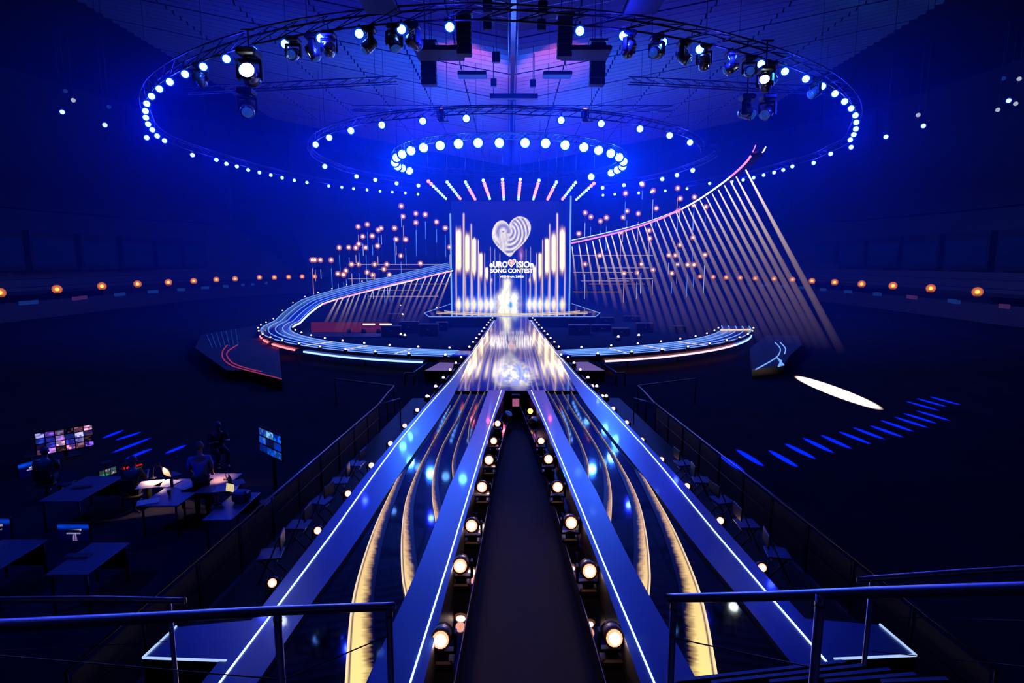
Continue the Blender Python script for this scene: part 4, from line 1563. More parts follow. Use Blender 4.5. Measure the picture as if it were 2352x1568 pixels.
# clusters of small lights far out on the side trusses
for i, (px, py, mat) in enumerate(((168, 230, 'sign_pale'), (143, 257, 'lamp_blue'), (241, 287, 'lamp_blue'), (150, 209, 'sign_blue'), (250, 245, 'sign_blue'), (2109, 264, 'sign_pale'), (2121, 289, 'lamp_blue'), (2035, 314, 'lamp_blue'), (2341, 181, 'sign_pale'), (2317, 231, 'lamp_blue'), (2333, 238, 'sign_pale'), (2292, 252, 'sign_pale'), (2305, 180, 'sign_blue'))):
    p = atY(px, py, 48)
    me = lamp_mesh('side_lamp', .15, mat)
    o = inst('side_lamp', me, None, p, (AIM - p).to_track_quat('Z', 'Y').to_euler())
    MB().rod((0, 0, 0), o.rotation_euler.to_matrix().inverted() @ Vector((0, 0, ceil_z(p.x) - p.z)), .02, 4).build('drop_wire', 'black_metal', o)
    tag(o, '%s lamp hanging far out at the %s, %s from the %s picture edge' % ('lilac' if mat == 'sign_pale' else 'dim blue' if mat == 'sign_blue' else 'small bright blue', 'left' if px < 1176 else 'right', nth({168: 3, 143: 1, 241: 4, 150: 2, 250: 5, 2109: 7, 2121: 6, 2035: 8, 2341: 1, 2317: 3, 2333: 2, 2292: 5, 2305: 4}[px]), 'left' if px < 1176 else 'right'), 'lamp', 'small side lamps')
# ------------------------------------------------------------------ production desks at the left
principled('desk_top', (.16, .13, .17), .35, spec=.4, noise=(3, .08, .15))
principled('paper', (.75, .72, .68), .8)
principled('shirt_blue', (.2, .3, .8), .8)
principled('cloth_dark', (.02, .02, .03), .85)
principled('skin', (.42, .24, .18), .5)
principled('hair', (.16, .14, .13), .6, noise=(60, .1, .4))
principled('bottle_glass', (.02, .06, .12), .08, spec=.8)
video('monitor_picture', 1.0)


def desk(fl, fr, br_, label, z=.75):
    A, B, C = onz(*fl, z), onz(*fr, z), onz(*br_, z)
    x0, x1, y0, y1 = A.x, B.x, (A.y + B.y) / 2, C.y
    root = empty('production_desk', ((x0 + x1) / 2, (y0 + y1) / 2, 0))
    w, d = x1 - x0, y1 - y0
    MB().bevbox((0, 0, z - .02), (w, d, .04), .01).build('desk_top', 'desk_top', root)
    for sx in (-1, 1):
        for sy in (-1, 1):
            MB().rod((sx * (w / 2 - .06), sy * (d / 2 - .06), 0), (sx * (w / 2 - .06), sy * (d / 2 - .06), z - .04), .025, 8).build('leg', 'dark_steel', root)
    MB().box((0, d / 2 - .05, .45), (w * .9, .02, .4)).build('modesty_panel', 'black_matte', root)
    tag(root, label, 'desk')
    return root


desk((104, 1318), (198, 1320), (314, 1245), 'long dark desk with a lone stage-picture monitor, nearest')
desk((-130, 1312), (-15, 1314), (128, 1238), 'dark desk cut by the left picture edge')
desk((465, 1192), (530, 1194), (606, 1130), 'desk with a coiled cable beside the guard rail')
desk((318, 1160), (405, 1162), (452, 1098), 'lamp-lit desk covered with papers in the middle of the control area')
desk((412, 1130), (500, 1131), (598, 1086), 'desk behind the standing person with a lit bottle')
desk((88, 1150), (180, 1151), (268, 1092), 'blue-lit desk in front of the big multi-picture monitor')


def stage_pic(u, v):
    c = np.zeros((len(u), 3))
    c += (np.exp(-((v - .86) / .12) ** 2) * (.4 + .6 * vnoise(u * 6, v * 9, 1)))[:, None] * np.array((.0, .06, .75))
    c += np.array((.0, .0, .03))
    g = np.exp(-((v - (.62 + .22 * (u - .55))) / .04) ** 2) * (np.abs(u - .56) < .2)
    c += g[:, None] * np.array((.7, .5, .6))
    g = (np.abs(u - .53) < .03 + .15 * np.clip(.45 - v, 0, 1)) * (v < .5) * (v > .03)
    c += (g * (.5 + .5 * np.cos(u * 90)))[:, None] * np.array((.35, .25, .55))
    g = np.exp(-((v - .46) / .03) ** 2) * (np.abs(u - .5) < .22)
    c += g[:, None] * np.array((.3, .3, .6))
    return c


def multi_pic(nx, ny, seed, palette):
    def f(u, v):
        iu, iv = np.floor(u * nx), np.floor(v * ny)
        fu, fv = u * nx - iu, v * ny - iv
        gap = (fu > .06) & (fu < .94) & (fv > .08) & (fv < .92)
        h1 = np.modf(np.abs(np.sin(iu * 12.9898 + iv * 78.233 + seed) * 43758.5))[0]
        h2 = np.modf(np.abs(np.sin(iu * 39.3 + iv * 11.1 + seed * 2) * 24634.6))[0]
        P = np.array(palette)
        a = P[(h1 * len(P)).astype(int) % len(P)]; b = P[(h2 * len(P)).astype(int) % len(P)]
        n = sstep(.2, .8, vnoise(u * nx * 4.1, v * ny * 3.1, seed))[:, None]
        br = (np.clip(h2 * 1.6 - .25, .03, 1.2))[:, None]
        return gap[:, None] * (a * n ** 1.5 + b * (1 - n) ** 2.2 * .25) * br
    return f


PAL = [(.06, .05, .8), (.40, .16, .85), (.8, .25, .5), (.02, .05, .6), (.45, .42, 1.0), (.16, .06, .6), (.9, .40, .6), (.02, .02, .3)]
PAL_B = [(.0, .04, .7), (.0, .10, 1.0), (.02, .16, 1.0), (.15, .45, 1.0), (.0, .03, .5)]
PAL_G = [(.02, .35, .16), (.04, .10, .12), (.02, .05, .08), (.2, .3, .25), (.4, .35, .5)]


def monitor(px, Y, pic, res, label, stand_z, name='monitor', stand=True, post=False):
    """px: bl, br, tr, tl corners; placed upright at depth Y (left/right depth may differ)"""
    (blp, brp, trp, tlp) = px
    Yl, Yr = Y if isinstance(Y, tuple) else (Y, Y)
    BL, BR = atY(*blp, Yl), atY(*brp, Yr)
    zt = (atY(*tlp, Yl).z + atY(*trp, Yr).z) / 2
    zb = (BL.z + BR.z) / 2
    w = math.hypot(BR.x - BL.x, BR.y - BL.y)
    rz = math.atan2(BR.y - BL.y, BR.x - BL.x)
    h = zt - zb
    root = empty(name, ((BL.x + BR.x) / 2, (BL.y + BR.y) / 2, stand_z), rz)
    b = zb - stand_z
    MB().bevbox((0, .03, b + h / 2), (w + .04, .05, h + .04), .012).build('housing', 'black_matte', root)
    picture('picture_face', res[0], res[1], [(-w / 2, 0, b), (w / 2, 0, b), (w / 2, 0, b + h), (-w / 2, 0, b + h)], pic, 'monitor_picture', root)
    m = MB()
    m.rod((0, .07, 0), (0, .07, b + h * .5), .03 if not post else .05, 8)
    m.bevbox((0, .05, .012), (.26 if not post else .7, .2 if not post else .6, .024), .008)
    m.build('stand', 'black_metal', root)
    tag(root, label, 'monitor')
    return root


def gain(f, k):
    return lambda u, v: f(u, v) * k


monitor([(135, 1243), (207, 1243), (207, 1203), (135, 1203)], 10.6, gain(stage_pic, .9), (60, 40), 'monitor showing the stage on the nearest desk', .75)
monitor([(-45, 1236), (27, 1236), (27, 1190), (-45, 1190)], 10.7, gain(stage_pic, .8), (60, 40), 'monitor showing the stage at the left picture edge', .75)
monitor([(44, 1094), (111, 1087), (111, 1055), (44, 1062)], (14.6, 15.2), gain(stage_pic, 1.3), (60, 40), 'monitor showing the stage left of the multi-picture monitor', .75)
monitor([(84, 1043), (217, 1026), (216, 977), (81, 993)], (16.6, 17.6), gain(multi_pic(6, 4, 3, PAL), 2.2), (150, 72), 'big monitor tiled with many small pictures on a stand', 0.0, 'multiview_monitor', True, True)
monitor([(597, 1034), (648, 1061), (646, 1003), (593, 977)], (14.0, 13.2), gain(multi_pic(3, 3, 8, PAL_B), 1.6), (48, 48), 'blue tiled monitor on a tall post behind the guard rail', 0.0, 'post_monitor', True, True)
monitor([(229, 1097), (268, 1086), (268, 1070), (229, 1082)], (14.2, 14.6), gain(multi_pic(3, 2, 5, PAL_G), 1.2), (40, 20), 'small monitor with green rows in the control area', .75)
monitor([(281, 1098), (328, 1090), (328, 1074), (281, 1080)], (14.2, 14.6), gain(multi_pic(3, 2, 9, PAL_G), .7), (40, 20), 'small dim monitor under the red digit display', .75)
# red digit display: seven-segment style strokes, unreadable as in the photograph
emitter('digit_red', (1.0, .02, .03), 1.0)
A, B = atY(282, 1076, 14.45), atY(327, 1069, 14.75)
root = empty('digit_display', (A.x, A.y, .75), math.atan2(B.y - A.y, B.x - A.x))
L0 = math.hypot(B.x - A.x, B.y - A.y)
zc = (A.z + B.z) / 2 - .75
MB().bevbox((L0 / 2, .03, zc), (L0 + .06, .04, .13), .01).build('case', 'black_matte', root)
MB().rod((L0 / 2, .05, 0), (L0 / 2, .05, zc), .015, 6).build('stand', 'black_metal', root)
SEG = {'0': 'abcdef', '1': 'bc', '2': 'abged'}
for k, ch in enumerate('0101 2000'):
    if ch == ' ':
        continue
    m = MB(); x = L0 * (k + .5) / 9; w = L0 / 9 * .30; h = .036
    P_ = {'a': (0, h, 1), 'g': (0, 0, 1), 'd': (0, -h, 1), 'f': (-w, h / 2, 0), 'b': (w, h / 2, 0), 'e': (-w, -h / 2, 0), 'c': (w, -h / 2, 0)}
    for q in SEG[ch]:
        dx, dz, hor = P_[q]
        m.box((x + dx, -.002, zc + dz), (w * 1.6, .01, .013) if hor else (.013, .01, h * .8))
    m.build('digit', 'digit_red', root)
tag(root, 'strip display of glowing red digits in the control area', 'display')

# desk lamps, papers, bottles, keyboards
def small(name, label, cat, px, py, z, f, mats, rz=0.0):
    p = onz(px, py, z)
    m = MB(); f(m)
    o = m.build(name, mats, None, p)
    o.rotation_euler = (0, 0, rz)
    tag(o, label, cat)
    return o


def sheet(w, d):
    return lambda m: m.box((0, 0, .004), (w, d, .006))


def bottle(m):
    m.lathe((0, 0, 0), [(.035, 0), (.036, .14), (.030, .17), (.013, .20), (.013, .24)], 10)


def cup(m):
    m.lathe((0, 0, 0), [(.030, 0), (.042, .11), (.044, .112)], 10)


def keyb(m):
    m.bevbox((0, 0, .012), (.42, .15, .02), .006)
    for r in range(4):
        for c in range(12):
            m.box((-.19 + .0345 * c, -.054 + .035 * r, .026), (.028, .028, .008))


small('paper_sheet', 'white sheet lying in the lamp light, left of two', 'paper', 345, 1112, .756, sheet(.5, .5), 'paper', .3)
small('paper_sheet', 'white sheet lying in the lamp light, right of two', 'paper', 385, 1110, .756, sheet(.4, .45), 'paper', -.2)
small('paper_sheet', 'loose sheet at the front of the lamp-lit desk', 'paper', 340, 1152, .756, sheet(.42, .30), 'paper', .5)
small('paper_sheet', 'blue-lit sheet beside the standing person', 'paper', 433, 1116, .756, sheet(.3, .42), 'paper', -.5)
small('paper_sheet', 'bright blue-lit sheet right of the standing person', 'paper', 520, 1122, .756, sheet(.5, .35), 'paper', .2)
small('water_bottle', 'dark bottle standing right of the standing person', 'bottle', 527, 1112, .756, bottle, 'bottle_glass')
small('water_bottle', 'bottle standing on the lamp-lit desk', 'bottle', 395, 1117, .756, bottle, 'bottle_glass')
small('paper_cup', 'pale paper cup on the front of the lamp-lit desk', 'cup', 389, 1135, .756, cup, 'paper')
small('keyboard', 'pale blue keyboard in front of the lone stage-picture monitor', 'keyboard', 180, 1277, .756, keyb, 'grey_plastic', .05)
small('keyboard', 'dark keyboard on the blue-lit desk', 'keyboard', 190, 1118, .756, keyb, 'grey_plastic', .3)


def laptop(px, py, rz, label, mat):
    p = onz(px, py, .755)
    root = empty('laptop', p, rz)
    MB().bevbox((0, 0, .01), (.36, .25, .018), .006).build('keyboard_half', 'grey_plastic', root)
    MB().bevbox((0, .16, .13), (.36, .012, .24), .005, 0, Matrix.Rotation(-.25, 3, 'X')).build('lid', mat, root)
    tag(root, label, 'laptop')


principled('lid_grey', (.35, .34, .33), .4)
laptop(398, 1090, 2.6, 'open laptop with a lamp-lit lid beside the standing person', 'lid_grey')
laptop(548, 1108, 2.2, 'open laptop on the desk near the tall post monitor', 'lid_grey')
laptop(150, 1110, .3, 'open laptop on the blue-lit desk', 'grey_plastic')
# tablet glowing
p = onz(545, 1108, .85)
t = MB().bevbox((0, 0, 0), (.17, .02, .24), .008, 0, Matrix.Rotation(.4, 3, 'X') @ Matrix.Rotation(.3, 3, 'Y'))
emitter('tablet_glow', (1.0, .8, .45), .7)
t = t.build('tablet', 'tablet_glow', None, (p.x, p.y - .35, .87))
tag(t, 'small glowing yellow tablet propped on the desk by the post monitor', 'tablet')


def desk_lamp(px, py, rz, label, energy, col):
    p = onz(px, py, .755)
    root = empty('desk_lamp', p, rz)
    MB().lathe((0, 0, 0), [(.07, 0), (.07, .015), (.02, .02)], 10).build('base', 'black_metal', root)
    MB().tube([(0, 0, .02), (0, .02, .2), (.05, .02, .33), (.14, 0, .36)], .008, 6).build('arm', 'black_metal', root)
    MB().lathe((.16, 0, .32), [(.055, 0), (.03, .06), (.012, .07)], 10).build('shade', 'black_metal', root)
    MB().ball((.16, 0, .325), .022, 8).build('bulb', 'lamp_rose', root)
    tag(root, label, 'desk lamp')
    light('SPOT', 'desk_lamp_light', p + Matrix.Rotation(rz, 3, 'Z') @ Vector((.16, 0, .31)), energy, col, None, .03, p + Matrix.Rotation(rz, 3, 'Z') @ Vector((.22, -.05, 0)), 125, .5)


desk_lamp(352, 1098, 0, 'small desk lamp over the white sheets', 70, (1.0, .58, .3))
desk_lamp(520, 1100, PI, 'small desk lamp by the dark bottle', 45, (1.0, .5, .25))
# coil of cable
p = onz(500, 1165, .76)
m = MB()
for k in range(4):
    m.tube([(math.cos(t / 12 * 2 * PI) * (.13 - .01 * k), math.sin(t / 12 * 2 * PI) * (.13 - .01 * k), .01 + .015 * k) for t in range(12)], .009, 5, closed=True)
tag(m.build('cable_coil', 'grey_plastic', None, p), 'coiled cable on the desk beside the guard rail', 'cable')
p = onz(555, 1150, .755)
tag(MB().bevbox((0, 0, .12), (.34, .26, .24), .04).build('shoulder_bag', 'chair_blue', None, p), 'blue bag on the desk beside the guard rail', 'bag')


# ------------------------------------------------------------------ people
def skin_body(name, verts, edges, radii, mat, parent, sub=2, root_i=0):
    me = bpy.data.meshes.new(name)
    me.from_pydata(verts, edges, [])
    o = bpy.data.objects.new(name, me)
    COL.objects.link(o)
    o.parent = parent
    o.modifiers.new('skin', 'SKIN')
    if not me.skin_vertices:
        bpy.context.view_layer.objects.active = o
        bpy.ops.mesh.customdata_skin_add()
    for i, r in enumerate(radii):
        sv = me.skin_vertices[0].data[i]
        sv.radius = r if isinstance(r, tuple) else (r, r)
        sv.use_root = (i == root_i)
    s = o.modifiers.new('sub', 'SUBSURF'); s.levels = sub; s.render_levels = sub
    me.materials.append(MATS[mat])
    dg = bpy.context.evaluated_depsgraph_get()
    m2 = bpy.data.meshes.new_from_object(o.evaluated_get(dg))
    m2.polygons.foreach_set('use_smooth', [True] * len(m2.polygons))
    o.modifiers.clear()
    o.data = m2
    if not m2.materials:
        m2.materials.append(MATS[mat])
    return o


def person(loc, rz, pose, shirt, label, hair='hair'):
    """pose: dict of joint positions in metres, facing -y"""
    root = empty('person', loc, rz)
    J = pose
    names = ['pelvis', 'waist', 'chest', 'neck', 'head_lo', 'head', 'shL', 'elL', 'haL', 'shR', 'elR', 'haR', 'hipL', 'knL', 'anL', 'toL', 'hipR', 'knR', 'anR', 'toR']
    idx = {n: i for i, n in enumerate(names)}
    rad = {'pelvis': (.135, .105), 'waist': (.12, .095), 'chest': (.15, .10), 'neck': .052, 'head_lo': .072, 'head': .088, 'shL': .062, 'shR': .062, 'elL': .043, 'elR': .043, 'haL': .03, 'haR': .03, 'hipL': .085, 'hipR': .085, 'knL': .058, 'knR': .058, 'anL': .04, 'anR': .04, 'toL': .035, 'toR': .035}
    V = [J[n] for n in names]
    E = [('pelvis', 'waist'), ('waist', 'chest'), ('chest', 'neck'), ('neck', 'head_lo'), ('head_lo', 'head'), ('chest', 'shL'), ('shL', 'elL'), ('elL', 'haL'), ('chest', 'shR'), ('shR', 'elR'), ('elR', 'haR'), ('pelvis', 'hipL'), ('hipL', 'knL'), ('knL', 'anL'), ('anL', 'toL'), ('pelvis', 'hipR'), ('hipR', 'knR'), ('knR', 'anR'), ('anR', 'toR')]
    E = [(idx[a], idx[b]) for a, b in E]
    R = [rad[n] for n in names]
    # fingers and thumb on each hand
    for h, e in (('haL', 'elL'), ('haR', 'elR')):
        hp, ep = Vector(J[h]), Vector(J[e])
        d = (hp - ep).normalized()
        side = d.cross(Vector((0, 0, 1)))
        side = side.normalized() if side.length > .1 else Vector((1, 0, 0))
        palm = hp + d * .07
        V.append(tuple(palm)); R.append((.034, .018)); pi_ = len(V) - 1
        E.append((idx[h], pi_))
        for q, ln in ((-.03, .065), (-.01, .08), (.01, .075), (.03, .055)):
            k1 = palm + side * q + d * .03; k2 = k1 + (d + Vector((0, 0, -.35))).normalized() * ln
            V += [tuple(k1), tuple(k2)]; R += [.0095, .0075]
            E += [(pi_, len(V) - 2), (len(V) - 2, len(V) - 1)]
        k1 = hp + d * .035 + side * -.04; k2 = k1 + (d - side * .5).normalized() * .045
        V += [tuple(k1), tuple(k2)]; R += [.011, .008]
        E += [(idx[h], len(V) - 2), (len(V) - 2, len(V) - 1)]
    body = skin_body('body', [tuple(v) for v in V], E, R, 'skin', root)
    # clothes: slightly larger shells
    def shell(nm, ns, es, g, mat):
        ii = {n: i for i, n in enumerate(ns)}
        rr = []
        for n in ns:
            r = rad[n]
            rr.append(tuple(x + g for x in r) if isinstance(r, tuple) else r + g)
        return skin_body(nm, [tuple(J[n]) for n in ns], [(ii[a], ii[b]) for a, b in es], rr, mat, root)
    shell('shirt', ['pelvis', 'waist', 'chest', 'shL', 'elL', 'shR', 'elR'], [('pelvis', 'waist'), ('waist', 'chest'), ('chest', 'shL'), ('shL', 'elL'), ('chest', 'shR'), ('shR', 'elR')], .02, shirt)
    shell('trousers', ['pelvis', 'hipL', 'knL', 'anL', 'hipR', 'knR', 'anR'], [('pelvis', 'hipL'), ('hipL', 'knL'), ('knL', 'anL'), ('pelvis', 'hipR'), ('hipR', 'knR'), ('knR', 'anR')], .016, 'cloth_dark')
    hd = Vector(J['head']); lo = Vector(J['head_lo'])
    up = (hd - lo).normalized()
    hm = MB().ball(hd + up * .018 + Vector((0, .030, 0)), .104, 14, 0, .92, .96, 1.06)
    hm.build('hair', hair, root)
    f = (Vector((0, -1, 0)) - up * up.dot(Vector((0, -1, 0)))).normalized()
    sd = up.cross(f)
    fm = MB()
    c = hd + f * .092
    fm.rod(c + up * .01, c - up * .03 + f * .022, .008, 6, 0, .014)          # nose
    fm.rod(c - up * .06 - sd * .022 - f * .01, c - up * .06 + sd * .022 - f * .01, .007, 6)   # mouth
    for k in (-1, 1):
        fm.ball(hd + sd * (.088 * k) - up * .01, .022, 8, 0, .5, 1, 1.3)
    fm.build('face_and_ears', 'skin', root)
    em = MB()
    for k in (-1, 1):
        em.ball(c + sd * (.032 * k) + up * .015 - f * .012, .011, 8)
    em.build('eyes', 'hair', root)
    sh = MB()
    for k in ('L', 'R'):
        a, t = Vector(J['an' + k]), Vector(J['to' + k])
        sh.tube([a + Vector((0, .05, -.03)), a + Vector((0, 0, -.035)), t], [.04, .05, .04], 8)
    sh.build('shoes', 'cloth_dark', root)
    tag(root, label, 'person')
    return root


STAND = dict(pelvis=(0, 0, .95), waist=(0, -.01, 1.10), chest=(0, -.03, 1.36), neck=(0, -.06, 1.50), head_lo=(0, -.10, 1.58), head=(0, -.14, 1.67),
             shL=(.19, -.03, 1.41), elL=(.24, -.06, 1.13), haL=(.20, -.28, .98), shR=(-.19, -.03, 1.41), elR=(-.25, -.04, 1.13), haR=(-.22, -.26, .96),
             hipL=(.10, 0, .90), knL=(.11, -.02, .50), anL=(.11, .02, .09), toL=(.12, -.14, .035), hipR=(-.10, 0, .90), knR=(-.11, -.02, .50), anR=(-.11, .02, .09), toR=(-.12, -.14, .035))
SIT = dict(pelvis=(0, .05, .52), waist=(0, .06, .66), chest=(0, .0, .92), neck=(0, -.04, 1.06), head_lo=(0, -.07, 1.14), head=(0, -.10, 1.23),
           shL=(.19, .0, .97), elL=(.25, -.12, .74), haL=(.16, -.36, .82), shR=(-.19, .0, .97), elR=(-.25, -.12, .74), haR=(-.16, -.36, .82),
           hipL=(.10, .0, .50), knL=(.13, -.42, .50), anL=(.13, -.40, .09), toL=(.13, -.56, .035), hipR=(-.10, .0, .50), knR=(-.13, -.42, .50), anR=(-.13, -.40, .09), toR=(-.13, -.56, .035))


def stool(p, rz, label):
    root = empty('office_stool', (p[0], p[1], 0), rz)
    MB().lathe((0, .05, .37), [(.20, 0), (.22, .02), (.22, .05), (.19, .07)], 14).build('seat', 'black_matte', root)
    MB().rod((0, .05, .06), (0, .05, .38), .025, 8).build('column', 'black_metal', root)
    for k in range(5):
        t = k * 2 * PI / 5
        MB().rod((0, .05, .07), (.26 * math.cos(t), .05 + .26 * math.sin(t), .03), .018, 6).build('foot', 'black_metal', root)
    MB().bevbox((0, .27, .72), (.36, .04, .30), .02).build('backrest', 'black_matte', root)
    MB().rod((0, .2, .40), (0, .27, .62), .015, 6).build('back_post', 'black_metal', root)
    tag(root, label, 'chair')


pp = atY(470, 1212, 12.9)
person((pp.x, 12.9, 0), math.radians(200), STAND, 'shirt_blue', 'standing person in a blue shirt bending the head over a desk')
for px, py, Y, rz, sh, lb, cl_ in ((500, 996, 16.3, 40, 'cloth_dark', 'seated person in black behind the standing one, forearm raised', 'dark chair under the person in black'), (104, 1080, 13.9, 200, 'cloth_dark', 'seated person with back turned before the stage-picture monitor at the left', 'dark chair under the person at the left monitor'), (303, 1086, 13.2, 185, 'cloth_dark', 'seated person with back turned before the green monitors', 'dark chair under the person at the green monitors')):
    h = atY(px, py, Y)
    person((h.x, Y, 0), math.radians(rz), SIT, sh, lb)
    stool((h.x, Y), math.radians(rz), cl_)

# unseen blue wash spots added near the camera for desks, shirts and rails
for x, y, tx, ty in ((-15, 3, -9, 12.5), (13, 3, 6, 9)):
    light('SPOT', 'unseen_wash', (x, y, 17.5), 4200 if x < 0 else 250, (0.0, .03, 1.0), None, .3, (tx, ty, 1), 34, .8)
# ------------------------------------------------------------------ floor lamps along the aisle and outside the runways
def floor_lamp(px, py, z, s, lens, energy, col, label, group, tilt=22, pan=0.0, zb=0.0):
    p = onz(px, py, z)
    o = moving_head(True, tilt, pan, s, lens, 'black_metal', 'floor_light')
    off = Vector((0, -math.cos(math.radians(tilt)), math.sin(math.radians(tilt)))) * .2 * s
    o.location = (p.x - off.x, p.y - off.y, zb)
    tag(o, label, 'stage light', group)
    if energy:
        light('POINT', 'floor_glow', (p.x, p.y - .12 * s, zb + .42 * s + off.z + .1), energy, col, None, .08)
    return o


emitter('lamp_star', (1.0, .72, .60), 40.0)
AL = [(1012, 1480), (1057, 1308), (1083, 1215), (1107, 1125), (1123, 1062), (1134, 1012), (1143, 972)]
AR = [(1411, 1476), (1354, 1320), (1312, 1208), (1281, 1125), (1260, 1060), (1243, 1012)]
ORD = ['nearest', 'second', 'third', 'fourth', 'fifth', 'sixth', 'seventh', 'eighth', 'ninth', 'tenth', 'eleventh', 'twelfth', 'thirteenth', 'fourteenth']
for side, LST in (('desk side', AL), ('empty-floor side', AR)):
    for i, (px, py) in enumerate(LST):
        z = .5 + .42 * .8 + .06
        bright = side == 'desk side' or i < 4
        floor_lamp(px, py, z, .95 if i < 5 else .8, 'lamp_star' if (i < 5 and bright) else 'lamp_rose', 4.0 if i < 5 and bright else 0, (1.0, .42, .30),
                   '%s floor spotlight on the centre aisle ledge, %s' % (ORD[i], side), 'aisle floor spotlights', 20, 0, .5)
floor_lamp(1218, 940, .95, .8, 'lamp_amber', 3, (1, .35, .12), 'orange-glowing spotlight at the far end of the centre aisle', None, 20, 0, .5)
for px, py, lb in ((1163, 972, 'unlit blue-shimmering fixture at the far end of the aisle, desk side'), (1224, 985, 'unlit blue-shimmering fixture at the far end of the aisle, empty-floor side')):
    o = moving_head(True, 60, 1.0, 1.1, 'dull_lens', 'silver_housing', 'floor_light')
    p = onz(px, py, .3); o.location = (p.x, p.y, .03); tag(o, lb, 'stage light')

OL = [(473, 1512), (622, 1338), (727, 1218), (797, 1133), (851, 1068), (895, 1018), (928, 977), (957, 941), (982, 911), (1001, 889)]
OR_ = [(1909, 1460), (1754, 1303), (1657, 1195), (1580, 1116), (1521, 1055), (1476, 1010), (1441, 970), (1410, 938), (1385, 909), (1362, 886)]
SIDE_Z = .35
for side, LST, sg in (('desk side', OL, 1), ('empty-floor side', OR_, -1)):
    for i, (px, py) in enumerate(LST):
        floor_lamp(px, py, SIDE_Z + .42 * .62 + .05, .62, 'lamp_rose', 0, (1, .45, .3),
                   '%s floor spotlight outside the runway, %s' % (ORD[i], side), 'outer floor spotlights', 22, sg * .2, SIDE_Z)

# ------------------------------------------------------------------ low side decks with guard rails and chairs
GA, GB = onz(360, 1365, SIDE_Z + .95), onz(870, 928, SIDE_Z + .95)


def GRX(y):
    return GA.x + (GB.x - GA.x) * (y - GA.y) / (GB.y - GA.y)


def sidedeck(s):
    fl = (lambda P: P) if s < 0 else mirror
    ys_ = [5.3, 8, 12, 16, 20, 23.2]
    a = sample_x(OUT_L, ys_)
    out = [(GRX(y), y) for y in ys_]
    A, B = fl(out), fl(a)
    if s > 0:
        A, B = B, A
    d = MB().slab(A, B, 0.0, SIDE_Z).build('side_deck', 'black_matte')
    tag(d, 'low black side deck outside the outer runway, ' + SIDEWORD[s], 'deck')
    # cable duct
    MB().tube([(x + (.35 if False else -.28) * 1, y, SIDE_Z + .03) if s < 0 else (x + .28, y, SIDE_Z + .03) for x, y in fl(a)], .03, 5).build('cable', 'grey_plastic', d)
    # guard rail on the outer edge
    p0 = Vector((GRX(6.0), 6.0, SIDE_Z)); p1 = Vector((GRX(GB.y), GB.y, SIDE_Z))
    if s > 0:
        p0.x, p1.x = -p0.x, -p1.x
    g = empty('guard_rail', p0)
    D = p1 - p0
    ang_ = math.atan2(D.y, D.x)
    up95 = Vector((0, 0, .95))
    MB().rod(up95, D + up95, .022, 8).build('hand_bar', 'rail_blue', g)
    MB().rod(Vector((0, 0, .5)), D + Vector((0, 0, .5)), .012, 6).build('mid_bar', 'black_metal', g)
    for k in range(11):
        q = D * (k / 10)
        MB().rod(q, q + up95, .02, 6).build('post', 'black_metal', g)
    e = Vector((-s * .55, .8, 0))
    MB().rod(D + up95, D + e + up95, .022, 8).build('hand_bar', 'rail_blue', g)
    MB().rod(D + e, D + e + up95, .02, 6).build('post', 'black_metal', g)
    for k in range(10):
        q = D * ((k + .5) / 10)
        MB().box((q.x, q.y, .46), (D.length / 10 * .9, .012, .8), 0, Matrix.Rotation(ang_, 3, 'Z')).build('infill_panel', 'black_matte', g)
    tag(g, 'dark guard rail along the edge of the side deck, ' + SIDEWORD[s], 'railing')


sidedeck(-1); sidedeck(1)


def folding_chair():
    root = empty('folding_chair')
    MB().bevbox((0, 0, .45), (.42, .40, .035), .012).build('seat', 'chair_blue', root)
    b = MB().bevbox((0, .20, .72), (.42, .03, .26), .012)
    b.build('backrest', 'chair_blue', root)
    for x in (-.19, .19):
        MB().rod((x, -.2, 0), (x, .2, .84), .013, 6).build('leg', 'dark_steel', root)
        MB().rod((x * .9, .2, 0), (x * .9, -.16, .45), .013, 6).build('leg', 'dark_steel', root)
    MB().rod((-.19, .09, .3), (.19, .09, .3), .01, 5).build('stretcher', 'dark_steel', root)
    return root


proto = folding_chair()
spots = []
for s in (-1, 1):
    for k in range(5):
        spots.append((s, k, s * (5.5 - .15 * k % .4), 12.2 + 1.35 * k))
for n, (s, k, x, y) in enumerate(spots):
    o = proto if n == 0 else copy_tree(proto)
    xx = s * (4.62 + .10 * k) if s < 0 else s * (4.62 + .10 * k)
    y = 9.6 + 1.15 * k
    o.location = (s * (-GRX(y) - .62), y, SIDE_Z)
    o.rotation_euler = (0, 0, s * (PI / 2 + .25 * ((k * 37) % 5 - 2) * .4))
    tag(o, '%s blue-lit folding chair on the side deck, %s' % (ORD[k], SIDEWORD[s][3:]), 'chair', 'chairs on the side decks')

# runway landings with light outlines at the near end
for s in (-1, 1):
    L_ = pz([(405, 1438), (328, 1510), (520, 1517), (600, 1420)], DZ)
    P = [(p[0], p[1]) for p in (L_ if s < 0 else mirror(L_))]
    if s > 0:
        P = P[::-1]
    d = MB().prism(P, SIDE_Z, DZ - .01, 0, 1).build('runway_landing', ['runway_lacquer', 'runway_side'])
    tag(d, 'small landing with a pale light outline beside the outer runway, ' + SIDEWORD[s], 'deck')
    Q = [Vector((p[0], p[1], DZ)) for p in (L_ if s < 0 else mirror(L_))]
    MB().tube([Q[0], Q[1]], .016, 6).build('light_line', 'led_soft', d)
    MB().tube([Q[1], Q[2]], .016, 6).build('light_line', 'led_soft', d)

